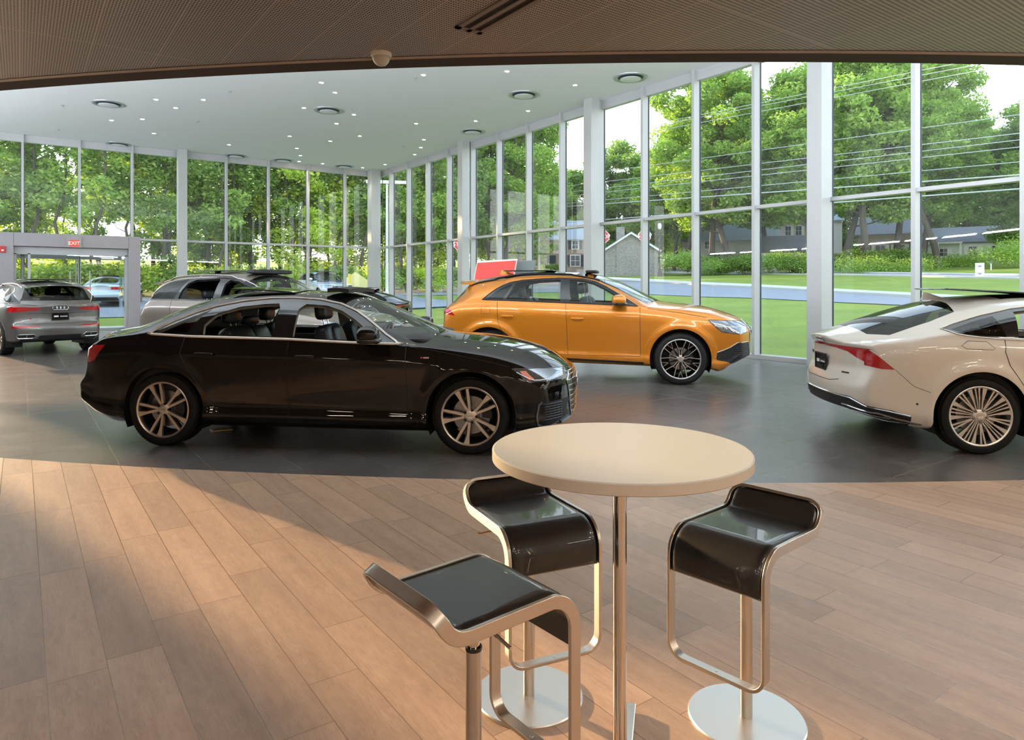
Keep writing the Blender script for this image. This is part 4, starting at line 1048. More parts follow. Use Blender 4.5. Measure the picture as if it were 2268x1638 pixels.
def suv_orange():
    P = dict(xr=-.92, xf=4.14, peak=.95, cowl=2.7, axles=(0, 2.995), wz=.395, arch=.465, cab=(-.6, 2.5), cf=.36, cr=.22, lean=.20, kw=.30, n0=3.2, n1=7, flare=.030, sh=.05, fl=.7, rl=.5,
        top=[(-.92, 1.16), (-.86, 1.24), (-.80, 1.30), (-.46, 1.595), (-.30, 1.63), (-.034, 1.675), (.382, 1.735), (.895, 1.762), (1.45, 1.745), (1.775, 1.685), (2.145, 1.555), (2.511, 1.37), (2.74, 1.255), (3.112, 1.225), (3.467, 1.178), (3.818, 1.090), (4.004, 1.025), (4.10, .96), (4.14, .90)],
        belt=[(-.92, 1.12), (-.6, 1.24), (-.1, 1.27), (.27, 1.262), (1.23, 1.235), (2.36, 1.19), (2.8, 1.14), (3.4, 1.05), (3.8, .985), (4.14, .86)],
        bot=[(-.92, .42), (-.6, .30), (0, .30), (1.3, .300), (2.5, .27), (3.45, .24), (3.6, .20), (3.85, .24), (4.0, .34), (4.14, .42)],
        W=[(-.92, .86), (-.6, .945), (-.2, .975), (0, .985), (1.4, .965), (2.995, .985), (3.4, .965), (3.8, .93), (4.14, .86)],
        side=[(0, -.10), (.05, -.05), (.12, -.03), (.20, -.05), (.38, -.035), (.6, -.012), (.80, 0), (.90, -.010), (1, -.05)],
        tail=[(.30, -.80), (.45, -.90), (.60, -.92), (.80, -.90), (1.0, -.885), (1.16, -.89), (1.22, -.86), (1.3, -.82)],
        nose=[(.20, 3.88), (.34, 4.08), (.45, 4.13), (.65, 4.14), (.80, 4.14), (.92, 4.10), (1.0, 4.06), (1.1, 4.0)])
    B = Body(P); pm = paint('orange_car_paint', (.62, .205, .012), .35, .32)
    for x0 in P['axles']: B.region('arch', arcpoly(x0, .395, .462, .0), (0, 2), lambda c: abs(c.y) > .62)
    B.sides('sill', [(.52, .36), (2.45, .30), (2.45, .335), (.52, .40)], ymin=.6)
    B.sides('rear_door', [(1.235, 1.35), (1.27, .43), (.45, .45), (.26, .72), (.155, .93), (.125, 1.35)], ['body'], ymin=.6)
    B.sides('front_door', [(2.385, 1.35), (2.395, .42), (1.27, .43), (1.235, 1.35)], ['body'], ymin=.6)
    DLO = [(-.12, 1.290), (0, 1.39), (.101, 1.468), (.2, 1.525), (.32, 1.572), (.513, 1.607), (.85, 1.632), (1.133, 1.641), (1.5, 1.628), (1.695, 1.582), (1.87, 1.50), (2.041, 1.398), (2.2, 1.302), (2.36, 1.198), (1.8, 1.222), (1.228, 1.244), (.271, 1.280)]
    B.sides('dlo', DLO, ymin=.4)
    B.sides('tint', [(-.03, 1.305), (.08, 1.40), (.2, 1.48), (.36, 1.545), (.22, 1.30)], ymin=.4)
    B.sides('glass', [(.27, 1.298), (.41, 1.56), (.6, 1.594), (1.10, 1.615), (1.135, 1.60), (1.145, 1.265)], ymin=.4)
    B.sides('glass', [(1.30, 1.262), (1.28, 1.61), (1.5, 1.60), (1.66, 1.56), (1.85, 1.468), (2.02, 1.365), (2.08, 1.24)], ymin=.4)
    B.region('windscreen', [(1.66, -.60), (1.62, 0), (1.66, .60), (2.1, .69), (2.50, .78), (2.62, .5), (2.68, .25), (2.70, 0), (2.68, -.25), (2.62, -.5), (2.50, -.78), (2.1, -.69)], (0, 1), lambda c: c.z > 1.2)
    B.region('backtint', [(-.86, -.60), (-.86, .60), (-.48, .62), (-.48, -.62)], (0, 1), lambda c: c.z > 1.23)
    B.region('sunroof', [(-.2, -.60), (-.2, .60), (1.55, .60), (1.55, -.60)], (0, 1), lambda c: c.z > 1.6)
    HL = [(3.40, .998), (3.70, .985), (4.02, .965), (4.02, .80), (3.90, .775), (3.609, .812), (3.50, .90)]
    B.sides('headlamp', HL, ymin=.40)
    B.sides('tail', [(-1.1, 1.20), (-.72, 1.185), (-.56, 1.03), (-.80, 1.06), (-1.1, 1.07)], ymin=.35)
    G = [(-.42, .98), (.42, .98), (.52, .90), (.47, .55), (.38, .42), (-.38, .42), (-.47, .55), (-.52, .90)]
    B.region('grille', G, (1, 2), lambda c: c.x > 3.7)
    for s_ in (-1, 1): B.region('intake'+'R L'[s_+1], [(s_*.86, .65), (s_*.60, .65), (s_*.50, .48), (s_*.42, .43), (s_*.55, .33), (s_*.86, .33), (s_*.92, .40), (s_*.92, .50)], (1, 2), lambda c: c.x > 3.45)
    root = empty('sport_utility_car', (6.7993, 9.8353, 0), -.79849, 'orange coupe-style sport utility car in front of the window wall', 'car')
    B.emit(TABLE(pm), root); liner_from(B, root, 1.30, m=m_trim); wells(B, root, .60)
    cabin(root, B, -.55, 2.5, .42, 1.20, .82, dict(front=[(1.87, -.37, .66), (1.87, .37, .66)], rear=(.90, .70)), 2.3)
    for sg in (-1, 1):
        handle(root, B, .30, 1.03, pm, sg); handle(root, B, 1.42, 1.0, pm, sg); mirror(root, B, 2.10, 1.235, pm, sg, 1.1)
        band_on(B, DLO, .007, 'window_seal', m_black, root, sg, .001, True)
        e_ = [(.155-.0, 1.0)]
        tubes3(root, 'roof_rail', m_black, [[B.ontop(x, sg*.60, .03 if .1 < x < 1.3 else .008)[0] for x in np.linspace(-.35, 1.75, 24)]], .016)
        band_on(B, [(-.12, 1.07), (.02, 1.07), (.02, 1.18), (-.12, 1.18)], .0025, 'fuel_flap_seam', m_mblack, root, sg, .0005, True)
        # arch lips
        for x0 in P['axles']:
            a_ = np.linspace(.02, PI-.02, 24)
            band_on(B, [(x0+.60*math.cos(a)*.93, .395+.565*math.sin(a)) for a in a_ if .395+.565*math.sin(a) > .50], .004, 'wheel_arch_crease', pm, root, sg, .0)
        tubes3(root, 'daylight_strip', m_white, [[B.onside(x, z, sg, .004)[0] for x, z in ((3.45, .965), (3.54, .905), (3.72, .888), (3.90, .88))]], .008)
        band_on(B, HL, .004, 'headlamp_surround', m_black, root, sg, .001, True)
        loop_on_end(B, root, [(sg*.92, .50), (sg*.86, .65), (sg*.60, .65), (sg*.48, .47), (sg*.40, .43)], .007, 'intake_trim', m_satin, closed=False)
        t = MB()
        for z in np.linspace(.40, .62, 8): t.tube([B.onend(sg*y, z, True, .004)[0] for y in np.linspace(.66, .86, 5)], .004, 5)
        t.build('intake_mesh', m_trim, root)
    seamline(B, root, [(1.235, 1.24), (1.25, .9), (1.27, .43)]); seamline(B, root, [(2.385, 1.18), (2.395, .42), (1.27, .43), (.45, .45), (.26, .72), (.155, .93), (.135, 1.26)])
    seamline(B, root, [(2.5, 1.165), (3.0, 1.10), (3.38, 1.03)])
    grille_bars(B, root, [.50, .58, .66, .74, .82, .90], lambda z: np.interp(z, [.42, .55, .90, .98], [.37, .46, .51, .41]))
    loop_on_end(B, root, G, .010, 'grille_frame', m_satin); p, n = B.onend(0, .80, True, .02); rings_badge(root, p, (1, 0, 0), (0, 0, 1), .058)
    spoiler(B, root, -.66, -.30, 1.605, .60, pm, .05, .03); fin(root, .12, 1.73, pm)
    t = MB(); t.sell((1.60, 0, 1.752), (.20, .86, .05), .4, .4); t.build('wind_deflector', m_mblack, root)
    t = MB(); t.sell((.55, 0, 1.768), (.9, .86, .02), .4, .3); t.build('sunroof_panel', m_black, root)
    m_dk = mat('black_alloy', (.012, .012, .013), .25, .6)
    wp = make_wheel('vee5', .395, .300, .27, m_wheel_bright, m_dk)
    for x in P['axles']:
        for y in (-.972, .972): put_wheel(root, wp, x, y, .395, 0)
    return root
m_wheel_bright = mat('bright_alloy', (.62, .60, .57), .3, .9)

def fastback():
    P = dict(xr=-1.10, xf=3.86, peak=.95, cowl=2.5, axles=(0, 2.926), wz=.345, arch=.400, cab=(-.6, 2.3), cf=.42, cr=.30, lean=.24, kw=.34, kr=.42, flare=.030, n1=6, tailw=.018, pr=2.6, sh=.05, rl=.75,
        top=[(-1.10, 1.005), (-1.05, 1.025), (-.83, 1.095), (-.55, 1.195), (-.30, 1.275), (-.1, 1.335), (.2, 1.395), (.57, 1.422), (1.0, 1.425), (1.4, 1.408), (1.65, 1.37), (1.8, 1.32), (2.28, 1.12), (2.50, 1.03), (2.9, .99), (3.4, .91), (3.7, .80), (3.86, .68)],
        belt=[(-1.10, .945), (-.9, .985), (-.6, 1.02), (-.26, 1.045), (.1, 1.03), (.4, 1.012), (1.2, .99), (2.3, .95), (2.9, .87), (3.4, .77), (3.86, .62)],
        bot=[(-1.10, .34), (-.9, .27), (-.5, .205), (0, .2), (2.5, .185), (3.3, .2), (3.86, .24)],
        W=[(-1.10, .83), (-.85, .90), (-.4, .945), (0, .955), (1.4, .94), (2.9, .95), (3.3, .93), (3.86, .80)],
        side=[(0, -.12), (.05, -.055), (.15, -.03), (.3, -.03), (.5, -.018), (.70, -.004), (.84, 0), (.93, -.014), (1, -.05)],
        tail=[(.22, -.98), (.33, -1.07), (.45, -1.10), (.56, -1.10), (.64, -1.07), (.72, -1.035), (.90, -1.03), (.95, -1.05), (.985, -1.095), (1.02, -1.10)],
        nose=[(.15, 3.70), (.24, 3.83), (.5, 3.86), (.66, 3.84), (.76, 3.77), (.85, 3.70)])
    B = Body(P); pm = paint('white_car_paint', (.74, .67, .58), .0, .35)
    for x0 in P['axles']: B.region('arch', arcpoly(x0, .345, .400, .0), (0, 2), lambda c: abs(c.y) > .60)
    B.sides('rear_door', [(1.222, 1.15), (1.232, .305), (.57, .305), (.50, .38), (.235, .80), (.20, .92), (.24, 1.15)], ymin=.6)
    B.sides('front_door', [(2.335, 1.15), (2.36, .40), (2.34, .305), (1.232, .305), (1.222, 1.15)], ymin=.6)
    DLO = [(-.27, 1.115), (-.18, 1.150), (0, 1.205), (.106, 1.236), (.388, 1.298), (.7, 1.335), (1.1, 1.345), (1.4, 1.325), (1.7, 1.25), (2.0, 1.11), (2.25, .975), (1.8, .99), (1.2, 1.005), (.45, 1.020), (.257, 1.028), (.05, 1.043), (-.084, 1.058), (-.18, 1.075)]
    B.sides('dlo', DLO, ymin=.4)
    B.sides('tint', [(-.20, 1.112), (0, 1.178), (.20, 1.232), (.24, 1.05), (.06, 1.062), (-.08, 1.075)], ymin=.4)
    B.sides('open', [(.34, 1.042), (.39, 1.27), (.7, 1.305), (1.06, 1.318), (1.08, 1.02)], ymin=.4)
    B.sides('open', [(1.25, 1.02), (1.25, 1.315), (1.4, 1.30), (1.7, 1.22), (1.95, 1.10), (2.1, 1.0)], ymin=.4)
    B.region('windscreen', [(1.70, -.54), (1.68, 0), (1.70, .54), (2.0, .66), (2.30, .74), (2.49, .25), (2.50, 0), (2.49, -.25), (2.30, -.74), (2.0, -.66)], (0, 1), lambda c: c.z > .97)
    B.region('backtint', [(-.66, -.66), (-.80, -.5), (-.84, 0), (-.80, .5), (-.66, .66), (-.3, .64), (-.04, .57), (.02, .3), (.04, 0), (.02, -.3), (-.04, -.57), (-.3, -.64)], (0, 1), lambda c: c.z > 1.03)
    B.region('sunroof', [(.45, -.42), (.45, .42), (1.45, .42), (1.45, -.42)], (0, 1), lambda c: c.z > 1.2)
    T = [(0, .925), (.60, .925), (.97, .915), (.97, .60), (.86, .74), (.74, .785), (.62, .825), (.50, .875), (.3, .897), (0, .900)]
    for s_ in (-1, 1):
        B.region('tail', [(s_*a, b) for a, b in T], (1, 2), lambda c: c.x < -.86)
        B.sides('tail', [(-.90, .925), (-.865, .90), (-.70, .745), (-.80, .745), (-.90, .765)], ['body'], ymin=.5)
    B.region('diffuser', [(-.96, .17), (-.925, .27), (-.86, .37), (-.62, .46), (.62, .46), (.86, .37), (.925, .27), (.96, .17)], (1, 2), lambda c: c.x < -.56)
    root = empty('fastback_car', (7.5782, 3.2337, 0), -.72683, 'white fastback car cut off by the right edge, with a full-width red tail lamp', 'car')
    B.emit(TABLE(pm), root); liner_from(B, root, 1.05); wells(B, root)
    cabin(root, B, -.55, 2.3, .32, 1.0, .80, dict(front=[(1.78, -.37, .45), (1.78, .37, .45)], rear=(.83, .46)), 2.15)
    for sg in (-1, 1):
        band_on(B, DLO, .0075, 'window_chrome', m_satin, root, sg, .002, True)
        handle(root, B, .47, .84, pm, sg); handle(root, B, 1.42, .83, pm, sg); mirror(root, B, 2.06, 1.0, pm, sg)
        band_on(B, [(-.16, .975), (-.10, 1.015), (.06, 1.01), (.12, .95), (.10, .94), (-.12, .945)], .0022, 'fuel_flap_seam', m_mblack, root, sg, .0004, True)
    seamline(B, root, [(1.222, 1.0), (1.232, .305)]); seamline(B, root, [(2.335, .95), (2.36, .40), (2.34, .305), (.57, .305), (.50, .38), (.235, .80), (.20, .92), (.22, 1.025)])
    seamline(B, root, [(-.70, .745), (-.55, .60), (-.42, .55)], r=.002)
    # exhaust and bumper strips
    for sg in (-1, 1):
        q = [(sg*.50, .375), (sg*.80, .335), (sg*.88, .255), (sg*.60, .285), (sg*.52, .32)]
        loop_on_end(B, root, q, .008, 'exhaust_surround', m_chrome, False, .006)
        loop_on_end(B, root, [(sg*.56, .335), (sg*.82, .295)], .008, 'exhaust_bar', m_chrome, False, .006, False)
    loop_on_end(B, root, [(-.885, .325), (-.85, .36), (-.62, .445), (-.3, .455), (.3, .455), (.62, .445), (.85, .36), (.885, .325)], .007, 'bumper_chrome_strip', m_chrome, False, .004, False)
    p, n = B.onend(0, .965, False, .004); rings_badge(root, p, n, (0, 0, 1), .034)
    p, n = B.onend(0, .73, False, .02); dealer_plate(root, p, (-1, 0, 0))
    loop_on_end(B, root, [(-.45, .60), (-.30, .575), (.30, .575), (.45, .60)], .003, 'boot_seam', m_mblack, False, .001, False)
    for k, (yy, ww) in enumerate(((-.46, .012), (-.478, .012), (-.496, .012), (-.514, .012), (-.532, .012), (-.550, .010))):
        b = MB(); p, n = B.onend(yy, .672, False, .002); b.box(p, (.006, ww, .016)); b.build('badge_letter', m_black, root)
    for yy in (.40, .46):
        b = MB(); p, n = B.onend(yy, .80, False, .002); b.box(p, (.004, .03, .03), M=Matrix.Rotation(.5, 3, 'X')); b.build('badge_letter', m_chrome, root)
    fin(root, .05, 1.385, pm)
    t = MB(); M = Matrix.Rotation(.055, 3, 'Y'); t.sell((.50, 0, 1.452), (.98, .86, .022), .4, .25, M=M, nu=40); t.build('sunroof_panel', m_black, root)
    t = MB(); t.sell((1.25, 0, 1.435), (.16, .82, .06), .4, .4); t.build('wind_deflector', m_mblack, root)
    t = MB(); p, n = B.onside(-.52, .44, -1, 0); t.sell(p, (.018, .012, .018)); t.build('parking_sensor', m_mblack, root)
    wp = make_wheel('multi10', .345, .262, .24, m_wheel_bright, mat('silver_alloy_recess', (.20, .19, .18), .4, .8))
    for x in P['axles']:
        for y in (-.938, .938): put_wheel(root, wp, x, y, .345, .1)
    return root

def suv_grey():
    P = dict(xr=-1.08, xf=3.93, peak=.7, cowl=2.5, axles=(0, 2.994), wz=.385, arch=.44, cab=(-.75, 2.35), cf=.36, cr=.20, lean=.19, kw=.30, n0=3.4, n1=8, sh=.05, fl=.7, rl=.5,
        top=[(-1.08, 1.16), (-1.03, 1.24), (-.98, 1.31), (-.80, 1.60), (-.70, 1.655), (-.41, 1.715), (.02, 1.755), (.62, 1.770), (1.19, 1.750), (1.5, 1.70), (1.7, 1.61), (2.0, 1.43), (2.45, 1.165), (2.6, 1.12), (3.2, 1.06), (3.6, 1.0), (3.8, .94), (3.93, .86)],
        belt=[(-1.08, 1.10), (-.7, 1.235), (-.3, 1.25), (.6, 1.245), (1.6, 1.215), (2.3, 1.15), (2.7, 1.07), (3.4, .99), (3.93, .82)],
        bot=[(-1.08, .42), (-.7, .30), (0, .28), (3.3, .26), (3.93, .34)],
        W=[(-1.08, .87), (-.7, .945), (0, .975), (1.4, .965), (2.99, .975), (3.5, .93), (3.93, .84)],
        tail=[(.35, -.98), (.5, -1.06), (.7, -1.08), (1.0, -1.06), (1.16, -1.06), (1.24, -1.03), (1.31, -.99)],
        nose=[(.25, 3.80), (.4, 3.91), (.8, 3.93), (.9, 3.90), (1.0, 3.82)])
    B = Body(P); pm = paint('warm_grey_car_paint', (.20, .165, .138), .35, .35)
    for x0 in P['axles']: B.region('arch', arcpoly(x0, .385, .44, .0), (0, 2), lambda c: abs(c.y) > .62)
    DLO = [(-.71, 1.268), (-.60, 1.37), (-.45, 1.50), (-.32, 1.578), (-.12, 1.625), (.14, 1.645), (.6, 1.66), (.985, 1.664), (1.2, 1.652), (1.40, 1.62), (1.6, 1.54), (1.85, 1.40), (2.2, 1.20), (1.6, 1.23), (.957, 1.262), (.2, 1.27)]
    B.sides('dlo', DLO, ymin=.4)
    B.sides('tint', [(-.66, 1.282), (-.50, 1.43), (-.38, 1.52), (-.25, 1.575), (-.02, 1.615), (.18, 1.63), (.0, 1.285)], ymin=.4)
    B.sides('open', [(.12, 1.29), (.14, 1.44), (.22, 1.56), (.36, 1.62), (.90, 1.635), (.94, 1.60), (.94, 1.28)], ymin=.4)
    B.sides('open', [(1.11, 1.28), (1.10, 1.55), (1.16, 1.615), (1.35, 1.59), (1.6, 1.49), (1.8, 1.37), (1.9, 1.25)], ymin=.4)
    B.region('windscreen', [(1.48, -.62), (1.44, 0), (1.48, .62), (2.0, .72), (2.30, .78), (2.42, .5), (2.47, .2), (2.47, -.2), (2.42, -.5), (2.30, -.78), (2.0, -.72)], (0, 1), lambda c: c.z > 1.12)
    B.region('backtint', [(-1.02, -.62), (-1.02, .62), (-.80, .64), (-.80, -.64)], (0, 1), lambda c: c.z > 1.25)
    B.sides('tail', [(-1.2, 1.20), (-.93, 1.19), (-1.0, 1.045), (-1.2, 1.02)], ymin=.45)
    B.sides('headlamp', [(3.30, .96), (3.95, .95), (3.95, .80), (3.6, .78), (3.4, .86)], ymin=.45)
    G = [(-.42, .92), (.42, .92), (.50, .84), (.46, .50), (.36, .40), (-.36, .40), (-.46, .50), (-.50, .84)]
    B.region('grille', G, (1, 2), lambda c: c.x > 3.5)
    B.region('intakeR', [(-.80, .55), (-.56, .60), (-.5, .42), (-.75, .40)], (1, 2), lambda c: c.x > 3.3); B.region('intakeL', [(.80, .55), (.56, .60), (.5, .42), (.75, .40)], (1, 2), lambda c: c.x > 3.3)
    root = empty('sport_utility_car', (2.9894, 13.7292, 0), -1.05845, 'warm grey sport utility car standing behind the black saloon car', 'car')
    B.emit(TABLE(pm), root); liner_from(B, root, 1.30, m=m_trim); wells(B, root, .60)
    cabin(root, B, -.7, 2.35, .42, 1.20, .82, dict(front=[(1.65, -.37, .64), (1.65, .37, .64)], rear=(.70, .66)), 2.15)
    for sg in (-1, 1):
        band_on(B, DLO, .009, 'window_chrome', m_satin, root, sg, .002, True)
        handle(root, B, .45, 1.05, pm, sg); handle(root, B, 1.45, 1.03, pm, sg); mirror(root, B, 1.95, 1.24, pm, sg, 1.1)
        tubes3(root, 'roof_rail', m_satin, [[B.ontop(x, sg*.66, .035 if -.3 < x < 1.2 else .005)[0] for x in np.linspace(-.55, 1.45, 22)]], .016)
        tubes3(root, 'daylight_strip', m_white, [[B.onside(x, z, sg, .004)[0] for x, z in ((3.36, .92), (3.5, .85), (3.85, .85))]], .010)
    seamline(B, root, [(1.03, 1.26), (1.05, .43), (.55, .43), (.3, .75), (-.02, .98), (-.03, 1.26)])
    seamline(B, root, [(2.3, 1.16), (2.34, .42), (1.05, .43)])
    grille_bars(B, root, [.50, .60, .70, .80], lambda z: np.interp(z, [.40, .50, .84, .92], [.35, .45, .49, .41]), r=.010)
    loop_on_end(B, root, G, .014, 'grille_frame', m_chrome); p, n = B.onend(0, .80, True, .02); rings_badge(root, p, (1, 0, 0), (0, 0, 1), .06)
    spoiler(B, root, -.96, -.62, 1.605, .64, pm, .05, .05, .10); fin(root, .1, 1.75, pm)
    t = MB(); t.sell((1.35, 0, 1.765), (.28, .95, .08), .4, .4); t.build('wind_deflector', m_mblack, root)
    t = MB(); t.sell((.3, 0, 1.785), (1.0, .9, .02), .4, .3); t.build('sunroof_panel', m_black, root)
    wp = make_wheel('twin5', .385, .275, .25, m_wheel_silver, m_wheel_dark)
    for x in P['axles']:
        for y in (-.965, .965): put_wheel(root, wp, x, y, .385, 0)
    return root

def suv_silver():
    P = dict(xr=-.86, xf=3.72, peak=.8, cowl=2.35, axles=(0, 2.82), wz=.36, arch=.42, cab=(-.6, 2.2), cf=.36, cr=.26, lean=.22, kw=.30, n0=3.2, n1=6.5, sh=.05, fl=.7, rl=.5, pr=3.4, tailw=.02,
        top=[(-.86, 1.10), (-.83, 1.165), (-.80, 1.22), (-.60, 1.51), (-.50, 1.56), (-.30, 1.60), (.1, 1.635), (.7, 1.645), (1.2, 1.62), (1.45, 1.58), (1.6, 1.52), (2.35, 1.09), (2.5, 1.06), (3.1, 1.02), (3.5, .95), (3.72, .80)],
        belt=[(-.86, 1.06), (-.6, 1.13), (-.3, 1.13), (.6, 1.12), (1.6, 1.10), (2.3, 1.05), (2.7, 1.0), (3.3, .93), (3.72, .76)],
        bot=[(-.86, .32), (-.6, .28), (0, .26), (3.3, .26), (3.72, .34)],
        W=[(-.86, .86), (-.5, .925), (0, .95), (1.4, .935), (2.8, .95), (3.3, .90), (3.72, .82)],
        tail=[(.26, -.74), (.34, -.80), (.42, -.86), (.55, -.88), (.64, -.87), (.70, -.82), (.80, -.80), (.93, -.80), (1.0, -.815), (1.10, -.85), (1.16, -.835), (1.22, -.81)],
        nose=[(.25, 3.60), (.4, 3.70), (.75, 3.72), (.9, 3.66)])
    B = Body(P); pm = paint('silver_grey_car_paint', (.15, .14, .13), .5, .3)
    for x0 in P['axles']: B.region('arch', arcpoly(x0, .36, .42, .0), (0, 2), lambda c: abs(c.y) > .62)
    DLO = [(-.60, 1.15), (-.45, 1.30), (-.30, 1.42), (-.12, 1.48), (.14, 1.52), (.6, 1.545), (1.1, 1.54), (1.40, 1.48), (1.7, 1.32), (2.05, 1.10), (1.6, 1.12), (.957, 1.14), (.2, 1.15)]
    B.sides('dlo', DLO, ymin=.4)
    B.sides('tint', [(-.52, 1.165), (-.40, 1.29), (-.26, 1.38), (-.05, 1.45), (.12, 1.48), (.02, 1.165)], ymin=.4)
    B.sides('glass', [(.12, 1.165), (.2, 1.48), (.6, 1.51), (.94, 1.515), (.94, 1.16)], ymin=.4); B.sides('glass', [(1.08, 1.155), (1.08, 1.51), (1.35, 1.46), (1.65, 1.30), (1.85, 1.13)], ymin=.4)
    B.region('windscreen', [(1.50, -.58), (1.46, 0), (1.50, .58), (2.0, .68), (2.20, .74), (2.33, .2), (2.33, -.2), (2.20, -.74), (2.0, -.68)], (0, 1), lambda c: c.z > 1.08)
    B.region('backtint', [(-.70, 1.195), (.70, 1.195), (.66, 1.24), (.56, 1.50), (.5, 1.525), (-.5, 1.525), (-.56, 1.50), (-.66, 1.24)], (1, 2), lambda c: c.x < -.25)
    for s_ in (-1, 1):
        B.region('tail', [(s_*.97, 1.075), (s_*.70, 1.065), (s_*.40, 1.035), (s_*.36, 1.01), (s_*.42, .985), (s_*.72, .955), (s_*.97, .945)], (1, 2), lambda c: c.x < -.50)
        B.region('tail', [(s_*.86, .66), (s_*.40, .645), (s_*.40, .625), (s_*.86, .605)], (1, 2), lambda c: c.x < -.60)
        B.region('intake'+'R L'[s_+1], [(s_*.75, .455), (s_*.50, .455), (s_*.47, .43), (s_*.50, .395), (s_*.75, .395), (s_*.78, .43)], (1, 2), lambda c: c.x < -.60)
    B.region('diffuser', [(-.8, .15), (.8, .15), (.72, .36), (.42, .36), (.40, .44), (-.40, .44), (-.42, .36), (-.72, .36)], (1, 2), lambda c: c.x < -.55)
    root = empty('sport_utility_car', (.5284, 19.0637, 0), 1.8213, 'silver grey sport utility car seen from behind at the left edge', 'car')
    B.emit(TABLE(pm), root); liner_from(B, root, 1.18, m=m_trim); wells(B, root, .60)
    cabin(root, B, -.55, 2.2, .40, 1.10, .80, dict(front=[(1.5, -.37, .56), (1.5, .37, .56)], rear=(.60, .58)), 2.05)
    for sg in (-1, 1):
        band_on(B, DLO, .008, 'window_chrome', m_satin, root, sg, .002, True); mirror(root, B, 1.85, 1.12, pm, sg, 1.1)
        tubes3(root, 'roof_rail', m_satin, [[B.ontop(x, sg*.60, .035 if -.2 < x < 1.1 else .005)[0] for x in np.linspace(-.40, 1.3, 20)]], .015)
        loop_on_end(B, root, [(sg*.75, .465), (sg*.50, .465), (sg*.46, .43), (sg*.50, .385), (sg*.75, .385), (sg*.79, .43)], .009, 'exhaust_surround', m_chrome, False, .004)
        loop_on_end(B, root, [(sg*.62, .46), (sg*.62, .39)], .008, 'exhaust_bar', m_chrome, False, .004, False)
    p, n = B.onend(0, 1.035, False, .008); rings_badge(root, p, (-1, 0, .1), (0, 0, 1), .05)
    p, n = B.onend(0, .845, False, .012); dealer_plate(root, p, (-1, 0, 0), .34, .17, True)
    loop_on_end(B, root, [(-.62, .93), (-.4, .915), (.4, .915), (.62, .93)], .003, 'boot_seam', m_mblack, False, .001, False)
    loop_on_end(B, root, [(-.80, .70), (-.5, .69), (.5, .69), (.80, .70)], .0035, 'bumper_seam', m_mblack, False, .001, False)
    tubes3(root, 'rear_wiper', m_mblack, [[B.onend(y, z, False, .018)[0] for y, z in ((0, 1.215), (-.15, 1.205), (-.42, 1.21))]], .010)
    b = MB(); p, n = B.onend(.55, .80, False, .004); b.box(p, (.006, .05, .022)); b.build('boot_badge', m_red, root)
    b = MB(); p, n = B.onend(.47, .80, False, .004); b.box(p, (.006, .09, .018)); b.build('boot_badge', m_satin, root)
    spoiler(B, root, -.74, -.48, 1.535, .58, pm, .04, .035, .08); fin(root, .1, 1.63, pm)
    t = MB(); t.sell((.25, 0, 1.665), (1.0, 1.0, .03), .4, .3); t.build('sunroof_panel', m_black, root)
    wp = make_wheel('twin5', .36, .255, .24, m_wheel_silver, m_wheel_dark)
    for x in P['axles']:
        for y in (-.94, .94): put_wheel(root, wp, x, y, .36, 0)
    return root
def recolour(root, old, new):
    def rec(o):
        if o.type == 'MESH' and any(m == old for m in o.data.materials):
            o.data = o.data.copy()
            for i, m in enumerate(o.data.materials):
                if m == old: o.data.materials[i] = new
        for c in o.children: rec(c)
    rec(root); return root
# ================================================================ outside
def zt_(x, y):
    s = math.hypot(max(0., x-13.4), max(0., y-28.4)); return -.03+.05*s
def gt(u, v):
    """where the sight line of a measured point meets the sloping ground"""
    k = (u-CX)/F; dx, dy, dz = FW[0]+k*RT[0], FW[1]+k*RT[1], -(v-CY)/F; t0 = 11.
    while t0 < 170:
        if H+dz*t0 <= zt_(dx*t0, dy*t0): break
        t0 += .15
    return Vector((dx*t0, dy*t0, zt_(dx*t0, dy*t0)))
def grass_mat(name, a, b):
    m = newmat(name); t = m.node_tree; N, L, bb = nodes(m); co = objco(t)
    n = noise(t, co, .35, 6, .7); n2 = noise(t, co, 9, 4, .7)
    L.new(mixc(t, n2, ramp(t, n, [(.3, a), (.7, b)]), a, 'MIX') if False else ramp(t, mth(t, 'ADD', mth(t, 'MULTIPLY', n, .6), mth(t, 'MULTIPLY', n2, .4)), [(.3, a), (.7, b)]), bb.inputs['Base Color']); bb.inputs['Roughness'].default_value = .9
    return m
m_grass = grass_mat('lawn_grass', (.12, .175, .012), (.27, .33, .03))
m_asph = mat('road_asphalt', (.25, .26, .28), .85); m_curb = mat('kerb_concrete', (.52, .50, .46), .8); m_pave = mat('path_concrete', (.50, .48, .44), .85)
xs = sorted(set(list(np.arange(12.72, 40, 1.6))+list(np.arange(40, 175, 6)))); ys = sorted(set(list(np.arange(-40, 60, 2.0))+list(np.arange(60, 200, 7))))
t = MB()
def grid(X, Y):
    n = len(Y); v = [(x, y, zt_(x, y)) for x in X for y in Y]; t.add(v, [(i*n+j, (i+1)*n+j, (i+1)*n+j+1, i*n+j+1) for i in range(len(X)-1) for j in range(n-1)], True)
grid([12.72]+list(np.arange(13.4, 40, 1.6))+list(np.arange(40, 175, 6)), list(np.arange(-40, 28.4, 2.0))+[28.4]+list(np.arange(30, 60, 2))+list(np.arange(60, 200, 7)))
grid(list(np.arange(-60, 12.7, 3.))+[12.72], [27.52, 28.4]+list(np.arange(30, 60, 2))+list(np.arange(60, 200, 7)))
struct(t.build('ground', m_grass))
